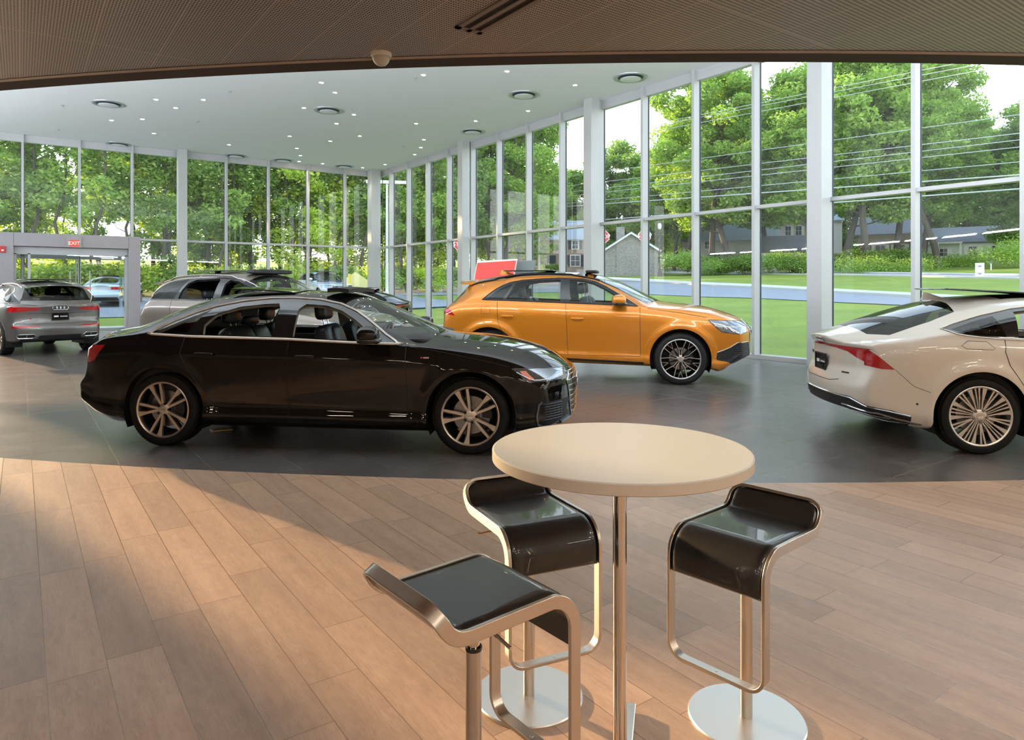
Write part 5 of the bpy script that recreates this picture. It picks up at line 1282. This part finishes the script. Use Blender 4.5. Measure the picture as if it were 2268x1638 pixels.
def drape(name, near, far, m, lift=.03, h=0.0, n=60):
    """ribbon between two measured edges, lying on the ground"""
    us = np.linspace(max(near[0][0], far[0][0]), min(near[-1][0], far[-1][0]), n); t = MB(); v = []
    for u in us:
        A = gt(u, np.interp(u, *zip(*near))); B = gt(u, np.interp(u, *zip(*far)))
        for q in range(5): p = A.lerp(B, q/4); v.append((p.x, p.y, zt_(p.x, p.y)+lift+h))
    f = [(i*5+q, (i+1)*5+q, (i+1)*5+q+1, i*5+q+1) for i in range(n-1) for q in range(4)]
    if h:
        o_ = len(v); v += [(x, y, z-h-.05) for x, y, z in v]
        for i in range(n-1): f += [(i*5, o_+i*5, o_+(i+1)*5, (i+1)*5)]
    t.add(v, f, True); return struct(t.build(name, m))
N1 = [(800, 655), (942, 655), (1040, 652), (1200, 648), (1344, 647), (1443, 653), (1560, 658), (1668, 661), (1853, 670.3), (1995, 676.8), (2300, 691)]
F1 = [(800, 646), (870, 641.5), (900, 638.5), (989, 632), (1150, 621), (1250, 619), (1344, 621.5), (1439, 626.5), (1558, 633.5), (1677, 639), (1785.5, 645.5), (1853, 650), (2085, 664), (2300, 676)]
C1 = [(u, v-5.5) for u, v in F1]
drape('road', N1, F1, m_asph); drape('kerb', F1, C1, m_curb, .03, .12)
N2 = [(1170, 602), (1344, 601), (1439, 603.5), (1689, 606), (1853, 608), (2300, 618)]; F2 = [(1170, 594), (1344, 592.5), (1558, 596), (1785, 602.6), (1853, 604.7), (2300, 612)]
drape('road', N2, F2, m_asph); drape('kerb', F2, [(u, v-1.6) for u, v in F2], m_curb, .03, .10); drape('kerb', [(u, v+1.6) for u, v in N2], N2, m_curb, .03, .10)
drape('driveway', [(1176, 640), (1300, 640)], [(1176, 600), (1300, 600)], mat('pink_paving', (.42, .32, .31), .85), .035)
t = MB(); t.bx(-4, 5.2, 27.6, 31.5, -.04, .03); struct(t.build('path', m_pave))
t = MB(); v = []
for x in (-30, 12, 22):
    for y in np.linspace(33, 46, 5): v.append((x, y, zt_(x, y)+.03))
t.add(v, [(i*5+q, (i+1)*5+q, (i+1)*5+q+1, i*5+q+1) for i in range(2) for q in range(4)], True); struct(t.build('car_park', m_asph))

# ---- foliage ----------------------------------------------------------------
def leaf_mat(name, c1, c2, tr=.45):
    m = newmat(name); t = m.node_tree; t.nodes.clear(); o = t.nodes.new('ShaderNodeOutputMaterial')
    ge = t.nodes.new('ShaderNodeNewGeometry'); oi = t.nodes.new('ShaderNodeObjectInfo')
    f = mth(t, 'ADD', mth(t, 'MULTIPLY', ge.outputs['Random Per Island'], .75), mth(t, 'MULTIPLY', oi.outputs['Random'], .25))
    c = ramp(t, f, [(.05, c1), (.95, c2)])
    d = t.nodes.new('ShaderNodeBsdfDiffuse'); tl = t.nodes.new('ShaderNodeBsdfTranslucent'); mx = t.nodes.new('ShaderNodeMixShader'); mx.inputs[0].default_value = tr
    t.links.new(c, d.inputs[0]); t.links.new(mixc(t, 1.0, c, (1.0, 1.25, .45), 'MULTIPLY'), tl.inputs[0])
    t.links.new(d.outputs[0], mx.inputs[1]); t.links.new(tl.outputs[0], mx.inputs[2]); t.links.new(mx.outputs[0], o.inputs[0]); return m
m_leafd = leaf_mat('dark_leaves', (.13, .20, .065), (.34, .45, .15)); m_leafl = leaf_mat('bright_leaves', (.19, .29, .08), (.50, .62, .20), .5)
m_leafy = leaf_mat('yellow_green_leaves', (.30, .38, .07), (.74, .78, .20), .6)
m_bark = mat('tree_bark', (.10, .085, .07), .9)
def leaves(centres, n, size, seed, flat=.6):
    r = np.random.default_rng(seed); c = np.asarray(centres, float); i = r.integers(0, len(c), n)
    d = r.normal(size=(n, 3)); d /= np.linalg.norm(d, axis=1)[:, None]; rad = c[i, 3:4]*r.random((n, 1))**.45
    p = c[i, :3]+d*rad*np.array([1, 1, .62])
    a = r.normal(size=(n, 3)); a[:, 2] *= flat; a /= np.linalg.norm(a, axis=1)[:, None]
    b = r.normal(size=(n, 3)); b -= a*(a*b).sum(1)[:, None]; b /= np.linalg.norm(b, axis=1)[:, None]
    s = size*(.6+.8*r.random((n, 1))); a *= s; b *= s*.55
    V = np.stack([p-a, p+b*.9, p+a, p-b*.9], 1).reshape(-1, 3)
    return V
def leaf_object_mesh(V, m, name='foliage'):
    n = len(V)//4; me = bpy.data.meshes.new(name); me.vertices.add(len(V)); me.vertices.foreach_set('co', V.astype(np.float32).ravel())
    me.loops.add(4*n); me.polygons.add(n); me.loops.foreach_set('vertex_index', np.arange(4*n, dtype=np.int32))
    me.polygons.foreach_set('loop_start', np.arange(0, 4*n, 4, dtype=np.int32)); me.polygons.foreach_set('loop_total', np.full(n, 4, dtype=np.int32))
    me.materials.append(m); me.update(calc_edges=True); return me
def tree_proto(h, cr, cb, n, size, seed, m, trunk_r=.22, lean=.04, clumps=46, clr=1.0):
    r = random.Random(seed); t = MB(); trunk = []; x = y = 0
    for k in range(9): trunk.append((x, y, h*.88*k/8)); x += r.uniform(-lean, lean)*h*.12; y += r.uniform(-lean, lean)*h*.12
    t.tube(trunk, [trunk_r*(1-.85*k/8) for k in range(9)], 8); cs = []
    for c in range(clumps):
        z = cb+(h-cb)*((c+.5)/clumps)**.85; f = (z-cb)/(h-cb); rr = cr*math.sin(PI*(.12+.80*f))**.7; a = r.uniform(0, 2*PI); q = rr*math.sqrt(r.random())
        b = np.array([np.interp(z*.86, [p[2] for p in trunk], [p[0] for p in trunk]), np.interp(z*.86, [p[2] for p in trunk], [p[1] for p in trunk]), z*.82])
        e_ = np.array([b[0]+q*math.cos(a), b[1]+q*math.sin(a), z]); cs.append((*e_, clr*r.uniform(.7, 1.35)))
        if c % 2 == 0: mid = (b+e_)/2+np.array([0, 0, -.25]); t.tube([b, mid, e_], [trunk_r*.28*(1-.5*f), trunk_r*.16, .02], 5)
    return t.mesh('trunk', m_bark), leaf_object_mesh(leaves(cs, n, size, seed), m)
PT = {'woodA': tree_proto(15, 3.6, 2.2, 10500, .15, 1, m_leafd, .20, .14, 60, 1.05), 'woodB': tree_proto(18, 3.4, 3.5, 8500, .15, 2, m_leafd, .17, .16, 56, 1.0),
      'woodY': tree_proto(13, 3.6, 1.5, 10000, .15, 3, m_leafy, .18, .16, 52, 1.0), 'big': tree_proto(21, 6.5, 6.0, 34000, .20, 4, m_leafl, .38, .18, 110, 1.35),
      'bigB': tree_proto(24, 7.0, 6.0, 34000, .20, 5, m_leafl, .40, .3, 105, 1.4), 'dark': tree_proto(16, 5.5, 2.0, 24000, .20, 6, m_leafd, .3, .3, 90, 1.3), 'thin': tree_proto(14, 1.9, 5.0, 4200, .15, 8, m_leafl, .13, .25, 26, .8)}
def put_tree(kind, x, y, sc, label, group, cat='tree', rz=None):
    e_ = empty('tree', (x, y, zt_(x, y)-.05), random.uniform(0, 6.28) if rz is None else rz, label, cat, group); e_.scale = (sc, sc, sc*random.uniform(.93, 1.07))
    a, b = PT[kind]; link('trunk', a, e_); link('foliage', b, e_); return e_
def bush(x, y, r, h, m, seed, label, group=None, n=3500, name='bush', sx=1.0, rz=0, sz=.11):
    rr = random.Random(seed); cs = [(rr.uniform(-1, 1)*r*sx*.8, rr.uniform(-1, 1)*r*.6, h*rr.uniform(.25, .72), r*rr.uniform(.35, .55)) for _ in range(12+int(10*sx))]
    o = link(name, leaf_object_mesh(leaves(cs, int(n), sz, seed), m, name)); o.location = (x, y, zt_(x, y)); o.rotation_euler = (0, 0, rz); tag(o, label, 'bush' if name == 'bush' else name, group); return o
gl_ = 'tall leafy tree in the wood behind the far glass wall'
rt_ = random.Random(21); k = 0
for row, (yy, x0, x1, dx) in enumerate(((49, -5.5, 27, 3.1), (54, -6.0, 33, 3.3), (60, -5, 40, 3.6))):
    x = x0
    while x < x1:
        kd = rt_.choice(['woodA', 'woodB', 'woodY', 'woodA', 'woodB'] if x > 6 else ['woodY', 'thin', 'woodY', 'woodB', 'thin'])
        put_tree(kd, x+rt_.uniform(-.8, .8), yy+rt_.uniform(-1.6, 1.6), rt_.uniform(.86, 1.12)*(.66 if -1.2 < x < 4.4 else 1), gl_, 'trees in the wood behind the far glass wall'); x += dx*rt_.uniform(.75, 1.25); k += 1
for i in range(16):
    x = -5+i*2.0+rt_.uniform(-.5, .5); put_tree('thin', x+1.2, 46.8+rt_.uniform(-.8, 1.5), rt_.uniform(.8, 1.05), 'slender sapling at the edge of the wood behind the far glass wall', 'saplings at the edge of the wood')
for i in range(22):
    x = -5+i*1.7; bush(x+rt_.uniform(-.5, .5), 46.3+rt_.uniform(-.6, .8), 1.7, 2.3, m_leafy if i % 3 == 0 else m_leafl if i % 3 == 1 else m_leafd, 100+i, 'low undergrowth bush at the foot of the wood behind the far glass wall', 'undergrowth bushes at the foot of the wood', 2600)
# trees seen through the side glazing: (pixel column, depth, kind, scale)
sideT = [(862, 58, 'woodA', 1.15), (885, 62, 'woodB', 1.1), (915, 60, 'woodY', 1.1), (945, 66, 'woodA', 1.2), (968, 60, 'woodB', 1.1), (1000, 70, 'woodA', 1.25), (1075, 66, 'woodB', 1.15), (1110, 64, 'bigB', .72), (1145, 72, 'woodA', 1.3), (1085, 80, 'dark', 1.1), (1160, 90, 'dark', 1.05), (1215, 120, 'dark', 1.15), (1268, 118, 'dark', 1.1), (1320, 122, 'dark', 1.15), (1150, 100, 'woodB', 1.3),
         (1372, 118, 'dark', 1.25), (1410, 112, 'dark', 1.2), (1452, 112, 'big', .95), (1492, 104, 'big', .92), (1520, 98, 'bigB', .95), (1575, 92, 'bigB', 1.15), (1618, 88, 'bigB', 1.10), (1665, 96, 'big', 1.15), (1700, 106, 'big', 1.2), (1745, 120, 'bigB', 1.2), (1800, 80, 'big', 1.15), (1868, 84, 'bigB', 1.12), (1925, 78, 'big', 1.22), (1985, 82, 'bigB', 1.1), (2040, 86, 'big', 1.1), (2080, 78, 'bigB', .98), (2150, 104, 'big', 1.05), (2205, 102, 'big', .95), (2268, 80, 'dark', .95), (2330, 80, 'big', .9), (2400, 70, 'big', 1.0),
         (1550, 120, 'dark', 1.3), (1640, 125, 'dark', 1.3), (1730, 122, 'dark', 1.3), (1830, 120, 'dark', 1.3), (1940, 118, 'dark', 1.3), (2060, 116, 'dark', 1.2), (2160, 112, 'dark', 1.15), (2290, 105, 'dark', 1.2)]
tl_ = {'woodA': 'broad leafy tree beyond the road left of the brick house', 'woodB': 'tall narrow tree beyond the road left of the brick house', 'woodY': 'yellow-green tree beyond the road near the far corner', 'dark': 'dark green background tree beyond the side windows', 'big': 'large bright green tree beyond the road outside the side windows', 'bigB': 'tall bright tree with open crown beyond the road outside the side windows'}
for u, D_, kd, sc in sideT:
    x, y = camxy((u-CX)/F*D_, D_); put_tree(kd, x, y, sc, tl_[kd], tl_[kd].replace('tree', 'trees'))
def at_px(u, D_): return camxy((u-CX)/F*D_, D_)
x, y = at_px(1968, 79); bush(x, y, 3.4, 2.6, m_leafd, 301, 'clipped dark hedge in front of the brown house', None, 15000, 'hedge', 1.6, -YAW, .12)
x, y = at_px(1930, 73); bush(x, y, 4.6, .9, m_leafl, 302, 'low ground-cover hedge beside the road below the clipped hedge', None, 9000, 'hedge', 1.8, -YAW, .10)
for i, u in enumerate(range(1380, 2420, 62)):
    x, y = at_px(u, 136); bush(x, y, 7.5, 9.0, m_leafd, 400+i, 'large dark thicket in the background behind the houses', 'thickets in the background behind the houses', 3200, sz=.34)
bs = [(1505, 82, 2.6, 3.6, 'leafy rounded bush right of the black lamp post'), (1545, 84, 2.4, 3.0, 'leafy bush between the lamp post and the third side window post'), (1590, 80, 2.4, 1.8, 'low dark bush under the thin trees beyond the road'), (1655, 80, 2.6, 2.6, 'bright bush beside the tall trunk beyond the road'), (1722, 78, 3.0, 2.8, 'broad bush in front of the white garage'), (1775, 76, 2.6, 2.6, 'bush right of the white garage beside the column'),
      (2240, 70, 3.6, 3.0, 'dark round bush at the right edge beside the porch house'), (1860, 84, 2.2, 2.6, 'bush left of the clipped hedge'), (2118, 84, 4.0, .8, 'low planting in front of the porch house'), (1225, 88, 1.6, 1.8, 'small bush in front of the brick house'), (1095, 66, 2.4, 2.6, 'bush with reddish flowers left of the brick house')]
for i, (u, D_, r, h, lb) in enumerate(bs):
    x, y = at_px(u, D_); bush(x, y, r, h, [m_leafl, m_leafd][i % 2], 320+i, lb, None, 5200)

# ---- houses ------------------------------------------------------------------
def brick_mat(name, a, b, c, sc=4.0):
    m = newmat(name); t = m.node_tree; N, L, bb = nodes(m); n = t.nodes.new('ShaderNodeTexBrick'); L.new(objco(t), n.inputs[0])
    a_ = t.nodes.new('ShaderNodeTexCoord'); s = t.nodes.new('ShaderNodeSeparateXYZ'); q = t.nodes.new('ShaderNodeCombineXYZ'); L.new(a_.outputs['Object'], s.inputs[0])
    L.new(mth(t, 'ADD', s.outputs['X'], s.outputs['Y']), q.inputs[0]); L.new(s.outputs['Z'], q.inputs[1]); L.new(q.outputs[0], n.inputs[0])
    n.inputs['Color1'].default_value = (*a, 1); n.inputs['Color2'].default_value = (*b, 1); n.inputs['Mortar'].default_value = (*c, 1); n.inputs['Scale'].default_value = sc; n.inputs['Mortar Size'].default_value = .03
    L.new(n.outputs[0], bb.inputs['Base Color']); bb.inputs['Roughness'].default_value = .9; return m
m_brick = brick_mat('brown_brick', (.25, .15, .10), (.35, .23, .16), (.45, .40, .35)); m_stone = brick_mat('grey_stone', (.17, .16, .15), (.36, .33, .30), (.42, .40, .37), 3.0)
m_roofg = mat('grey_shingles', (.32, .34, .37), .9); m_roofb = mat('brown_grey_shingles', (.20, .19, .20), .9); m_clap = mat('pale_siding', (.66, .60, .56), .8); m_wsid = mat('white_siding', (.72, .76, .80), .8)
m_pane = mat('dark_window_pane', (.03, .04, .05), .1); m_shut = mat('dark_shutter', (.03, .04, .05), .6)
def house(name, u, D_, w, d, hw_, hr, wallm, roofm, label, wins=(), doors=(), gable=False, chim=None, rz=None, zoff=0.0, shut=m_shut, porch=None):
    x, y = at_px(u, D_); e_ = empty('house', (x, y, zt_(x, y)+zoff), -math.atan((u-CX)/F)-YAW if rz is None else rz, label, 'house')
    t = MB(); t.bx(-w/2, w/2, 0, d, -1.5, hw_)
    if gable: t.add([(-w/2, 0, hw_), (w/2, 0, hw_), (0, 0, hr), (-w/2, d, hw_), (w/2, d, hw_), (0, d, hr)], [(0, 1, 2), (4, 3, 5)])
    else: t.add([(-w/2, 0, hw_), (-w/2, d, hw_), (-w/2, d/2, hr), (w/2, 0, hw_), (w/2, d, hw_), (w/2, d/2, hr)], [(0, 2, 1), (3, 4, 5)])
    t.build('walls', wallm, e_)
    t = MB(); o_ = .35; th = .18
    if gable:
        for s_ in (-1, 1):
            q = [(0, -o_, hr+.05), (0, d+o_, hr+.05), (s_*(w/2+o_), d+o_, hw_-o_*(hr-hw_)/(w/2)), (s_*(w/2+o_), -o_, hw_-o_*(hr-hw_)/(w/2))]
            t.add(q+[(a, b, c+th) for a, b, c in q], [(0, 1, 2, 3), (7, 6, 5, 4), (0, 3, 7, 4), (3, 2, 6, 7), (1, 5, 6, 2)])
    else:
        for s_ in (-1, 1):
            yy = -o_ if s_ < 0 else d+o_; q = [(-w/2-o_, d/2, hr+.05), (w/2+o_, d/2, hr+.05), (w/2+o_, yy, hw_-o_*(hr-hw_)/(d/2)), (-w/2-o_, yy, hw_-o_*(hr-hw_)/(d/2))]
            t.add(q+[(a, b, c+th) for a, b, c in q], [(0, 1, 2, 3), (7, 6, 5, 4), (0, 3, 7, 4), (3, 2, 6, 7), (1, 5, 6, 2)])
    t.build('roof', roofm, e_)
    if gable:
        t = MB()
        for s_ in (-1, 1): t.tube([(0, -o_-.03, hr+.05), (s_*(w/2+o_), -o_-.03, hw_-o_*(hr-hw_)/(w/2))], .14, 4)
        t.build('roof_fascia', m_white, e_)
    for (wx, wz, ww, wh) in wins:
        t = MB(); t.bx(wx-ww/2-.08, wx+ww/2+.08, -.08, .0, wz-.08, wz+wh+.08); f_ = t.build('window', m_white, e_)
        t = MB()
        for i in range(2):
            for j in range(2): t.bx(wx-ww/2+i*ww/2+.03, wx-ww/2+(i+1)*ww/2-.03, -.10, -.07, wz+j*wh/2+.03, wz+(j+1)*wh/2-.03)
        t.build('pane', m_pane, f_)
        if shut:
            for s_ in (-1, 1): t = MB(); t.bx(wx+s_*(ww/2+.30)-.2, wx+s_*(ww/2+.30)+.2, -.07, 0, wz-.05, wz+wh+.05); t.build('shutter', shut, e_)
    for (dx_, dw, dh) in doors: t = MB(); t.bx(dx_-dw/2, dx_+dw/2, -.08, 0, .1, dh); t.build('door', m_shut, e_)
    if chim: t = MB(); t.bx(chim[0]-.5, chim[0]+.5, chim[1]-.4, chim[1]+.4, 0, chim[2]); t.build('chimney', wallm, e_)
    return e_
h1 = house('h1', 1236, 96, 12.5, 8, 4.9, 7.6, m_brick, m_roofg, 'two-storey brick house with grey dormered roof beyond the road', wins=[(-3.0, 1.1, .9, 1.7), (2.4, 1.1, 1.3, 1.5), (-3.0, 3.5, .8, 1.1), (2.4, 3.5, .9, 1.1)], doors=[(-.9, 1.2, 2.6)])
t = MB(); t.bx(-2.6, -1.1, .3, 3.0, 5.2, 6.5); t.add([(-2.75, .25, 6.5), (-.95, .25, 6.5), (-1.85, .25, 7.4), (-2.75, 3.2, 6.5), (-.95, 3.2, 6.5), (-1.85, 3.2, 7.4)], [(0, 1, 2), (0, 2, 5, 3), (1, 4, 5, 2)]); t.build('dormer', m_roofg, h1)
t = MB(); t.bx(-2.3, -1.4, .22, .30, 5.3, 6.4); f_ = t.build('dormer_window', m_white, h1); t = MB(); t.bx(-2.2, -1.5, .19, .22, 5.4, 6.3); t.build('pane', m_pane, f_)
house('h2', 1398, 84, 6.4, 9, 3.2, 5.2, m_stone, m_roofg, 'grey stone house gable with white roof edges behind the stop signs', gable=True, chim=(-1.3, .3, 6.0))
house('h3', 1615, 112, 15, 8, 4.6, 7.4, m_clap, m_roofg, 'pale house half hidden behind thin trees beyond the road', wins=[(-5, 1.0, .9, 1.5), (-1.8, 1.0, .9, 1.5), (2.2, 1.0, .9, 1.5), (-3.4, 3.2, .9, 1.2)], shut=None)
house('h4', 1775, 112, 12, 8, 7.4, 9.6, m_clap, m_roofg, 'two-storey beige house with small white windows left of the column', wins=[(-2.0, 5.1, .9, 1.5), (-.4, 5.1, .9, 1.5), (1.2, 5.1, .9, 1.5)], shut=None)
house('h5', 1724, 98, 6.5, 7, 2.6, 4.8, m_white, m_roofb, 'white garage with a grey pitched roof in front of the beige house', shut=None)
house('h6', 1975, 96, 8.5, 7, 4.6, 7.0, m_brick, m_roofb, 'brown brick house behind the clipped hedge', wins=[(-1.4, 1.2, 1.2, 1.8), (1.0, 1.2, 1.2, 1.8)], shut=m_white)
h7 = house('h7', 2142, 90, 10.5, 7, 3.0, 5.0, m_wsid, m_roofb, 'low white house with a porch and white shutters at the right', wins=[(.6, .9, .9, 1.5), (3.1, .9, .9, 1.5), (-2.6, 1.2, .9, 1.0)], shut=m_white)
t = MB(); t.bx(-5.6, -.5, -2.2, 0, 2.75, 2.95); t.build('porch_roof', m_white, h7)
for px in (-5.3, -3.2, -.7): t = MB(); t.bx(px-.12, px+.12, -2.1, -1.9, 0, 2.8); t.build('porch_post', m_white, h7)

# ---- street furniture ---------------------------------------------------------
def oct_sign(u, v, D_, label, px=27, post=True):
    p = cw(u, v, D_); z0 = zt_(p.x, p.y); e_ = empty('stop_sign', (p.x, p.y, z0), -math.atan((u-CX)/F)-YAW, label, 'sign', 'red stop signs beyond the side windows'); R_ = px/2/F*D_; zc = p.z-z0
    Mx = Matrix.Translation((0, 0, zc)) @ Matrix.Rotation(PI/2, 4, 'X'); o8 = lambda r: [(r*math.cos(PI/8+i*PI/4)/math.cos(PI/8), r*math.sin(PI/8+i*PI/4)/math.cos(PI/8)) for i in range(8)]
    t = MB(); t.prism(o8(R_), -.01, .01, Mx); t.build('sign_border', m_white, e_); t = MB(); t.prism(o8(R_*.92), .010, .014, Mx); t.build('sign_face', mat('sign_red', (.60, .03, .04), .5), e_)
    c_ = bpy.data.curves.new('txt', 'FONT'); c_.body = 'STOP'; c_.size = R_*.95; c_.extrude = .002; c_.align_x = 'CENTER'; c_.align_y = 'CENTER'; o_ = bpy.data.objects.new('tmp', c_); COL.objects.link(o_)
    me = bpy.data.meshes.new_from_object(o_.evaluated_get(bpy.context.evaluated_depsgraph_get())); bpy.data.objects.remove(o_); me.materials.clear(); me.materials.append(m_white); l_ = link('sign_lettering', me, e_); l_.location = (0, -.018, zc); l_.rotation_euler = (PI/2, 0, 0)
    t = MB(); t.bx(-.03, .03, .012, .05, 0, zc+R_*.6); t.build('sign_post', m_satin, e_); return e_
oct_sign(1018.5, 541, 44, 'red stop sign mostly hidden behind the far column of the side wall'); oct_sign(1336, 524, 46, 'red stop sign partly hidden behind the middle column, in front of the stone gable'); oct_sign(1428, 522, 46, 'red stop sign partly hidden behind the window post right of the stone gable')
def post_thing(name, u, D_, top_v, label, cat, parts):
    x, y = at_px(u, D_); z0 = zt_(x, y); e_ = empty(name, (x, y, z0), -math.atan((u-CX)/F)-YAW, label, cat); parts(e_, cw(u, top_v, D_).z-z0); return e_
m_dkpost = mat('black_post', (.02, .02, .022), .5)
def lampost(e_, h):
    t = MB(); t.lathe([(.001, .0), (.28, 0), (.26, .35), (.16, .6), (.14, 1.0), (.075, 1.2), (.06, h-.9), (.12, h-.85)], 16); t.build('lamp_column', m_dkpost, e_)
    t = MB(); t.sell((0, 0, h-.45), (.45, .45, .8), .8, 1); t.build('lamp_globe', m_white, e_); t = MB(); t.cyl((0, 0, h-.1), (0, 0, h+.1), .2, .02); t.build('lamp_cap', m_dkpost, e_)
post_thing('street_lamp', 1461, 80, 492, 'black ornamental street lamp beyond the road left of the leafy bush', 'street lamp', lampost)
def lightpole(e_, h):
    t = MB(); t.cyl((0, 0, .9), (0, 0, h), .075, .05); t.build('pole', m_white, e_); t = MB(); t.lathe([(.001, 1.15), (.32, 1.15), (.36, .9), (.36, 0)], 20); t.build('pole_base', m_white, e_)
    t = MB(); t.bx(-1.0, 1.0, -.08, .08, h-.1, h+.05); t.build('light_arms', m_white, e_)
post_thing('light_pole', 857, 33.5, 402, 'white car park light pole with a thick round base near the far corner', 'light pole', lightpole)
def infopanel(e_, h):
    t = MB(); t.bx(-.28, .28, -.06, .06, 0, h); t.build('panel', m_white, e_)
    for z in (.25, h-.3): t = MB(); t.bx(-.10, .10, -.07, -.06, z, z+.12); t.build('panel_mark', m_roofg, e_)
post_thing('sign_panel', 2170, 50, 582, 'slim white upright sign panel on the lawn above the white car roof', 'sign', infopanel)
post_thing('sign_panel', 2195, 66, 583, 'thin white marker post on the lawn right of the slim sign panel', 'post', lambda e_, h: MB().bx(-.05, .05, -.05, .05, 0, h).build('marker', m_white, e_))
m_yel = mat('yellow_paint', (.62, .50, .06), .5)
def yb(e_, h):
    t = MB(); t.prism([(-.75, .5), (.75, .5), (.75, h-.5), (0, h), (-.75, h-.5)], -.03, .03, Matrix.Rotation(PI/2, 4, 'X')); t.build('board', mat('pale_yellow_board', (.62, .56, .22), .6), e_)
    for s_ in (-.6, .6): t = MB(); t.cyl((s_, .05, 0), (s_, .05, .6), .04, n=8); t.build('leg', m_yel, e_)
post_thing('yellow_board', 787, 41, 602, 'pale yellow pointed board near the far corner outside', 'board', yb)
post_thing('yellow_post', 774, 40, 606, 'yellow bollard beside the pale yellow board outside', 'bollard', lambda e_, h: MB().cyl((0, 0, 0), (0, 0, h), .09).build('bollard', m_yel, e_))
m_wire = mat('wire_grey', (.50, .52, .54), .6)
def upole(e_, h):
    t = MB(); t.cyl((0, 0, 0), (0, 0, h), .17, .11); t.build('pole', mat('weathered_pole', (.38, .34, .30), .9), e_); t = MB(); t.sell((.55, -.2, h*.80), (.75, .75, 1.4), .35, 1); t.build('transformer', m_roofg, e_)
    for z in (h-.5, h-1.6): t = MB(); t.bx(-1.1, 1.1, -.06, .06, z, z+.12); t.build('cross_arm', m_bark, e_)
post_thing('utility_pole', 1193, 74, 306, 'wooden utility pole with a grey transformer beyond the road', 'utility pole', upole)
W9 = [((1557, 253), (1786, 207)), ((1557, 258.6), (1786, 215)), ((1557, 270.5), (1786, 227.6)), ((1557, 350), (1786, 318.5)), ((1557, 376.7), (1786, 350)), ((1557, 391), (1786, 364.4)), ((1557, 401.6), (1786, 376.7)), ((1557, 422.6), (1786, 401.6)), ((1557, 436), (1786, 420)), ((1557, 470), (1786, 453))]
wl = ['highest', 'second highest', 'third highest', 'fourth highest', 'fifth highest', 'sixth highest', 'seventh highest', 'eighth highest', 'second lowest', 'lowest']
pA, pB = Vector(at_px(1193, 74)), Vector(at_px(2700, 30))
def on_plane(u, v):
    k = (u-CX)/F; d = Vector((FW[0]+k*RT[0], FW[1]+k*RT[1])); ab = pB-pA; den = d.x*ab.y-d.y*ab.x; tt = (pA.x*ab.y-pA.y*ab.x)/den; q = d*tt
    return (q-pA).length/ab.length, H-(v-CY)/F*tt
for i, (a, b) in enumerate(W9):
    (ta, za), (tb_, zb_) = on_plane(*a), on_plane(*b); sl = (zb_-za)/(tb_-ta); t = MB(); pts = []
    for q in np.linspace(-.0 if i > 2 else .0, 1, 40): xy = pA.lerp(pB, q); pts.append((xy.x, xy.y, za+sl*(q-ta)+.9*((q-.5)**2-(ta-.5)**2)*0))
    t.tube(pts, .020 if i < 8 else .035, 5); tag(t.build('power_line', m_wire), '%s overhead wire crossing the trees outside the side windows' % wl[i], 'wire', 'overhead wires outside the side windows')
# ================================================================ cars placed
s1 = saloon(); s2 = suv_orange(); s3 = fastback(); s4 = suv_grey(); s5 = suv_silver()
def local_copy(src, at, rz, label, old, new):
    c = copy_tree(src); c.location = at; c.rotation_euler = (0, 0, rz); tag(c, label); recolour(c, bpy.data.materials[old], new); return c
# dark fastback in the far corner, tail towards the right
p = camxy(-3.35, 22.3); hd = math.radians(172)-YAW
ox, oy = p[0]+1.05*math.cos(hd), p[1]+1.05*math.sin(hd)
local_copy(s3, (ox, oy, 0), hd, 'dark fastback car in the far corner, seen beyond the black saloon windscreen', 'white_car_paint', bpy.data.materials['black_car_paint'])
# parked outside
m_bl = paint('pale_blue_car_paint', (.42, .50, .58), .4, .3); m_wh2 = paint('white_suv_paint', (.62, .66, .70), .2, .3)
x, y = at_px(236, 34); hd = math.atan2(y, x)-math.radians(14)
local_copy(s1, (x, y, zt_(x, y)+.06), hd, 'pale blue saloon car parked outside, seen through the entrance doors', 'black_car_paint', m_bl)
x, y = at_px(700, 42); hd = math.atan2(-y, -x)+math.radians(20)
local_copy(s4, (x, y, zt_(x, y)+.03), hd, 'white sport utility car parked outside facing the far glass wall', 'warm_grey_car_paint', m_wh2)
x, y = at_px(642, 50); hd = math.atan2(-y, -x)+math.radians(75)
local_copy(s5, (x, y, zt_(x, y)+.03), hd, 'silver car parked outside behind the white sport utility car', 'silver_grey_car_paint', m_wh2)
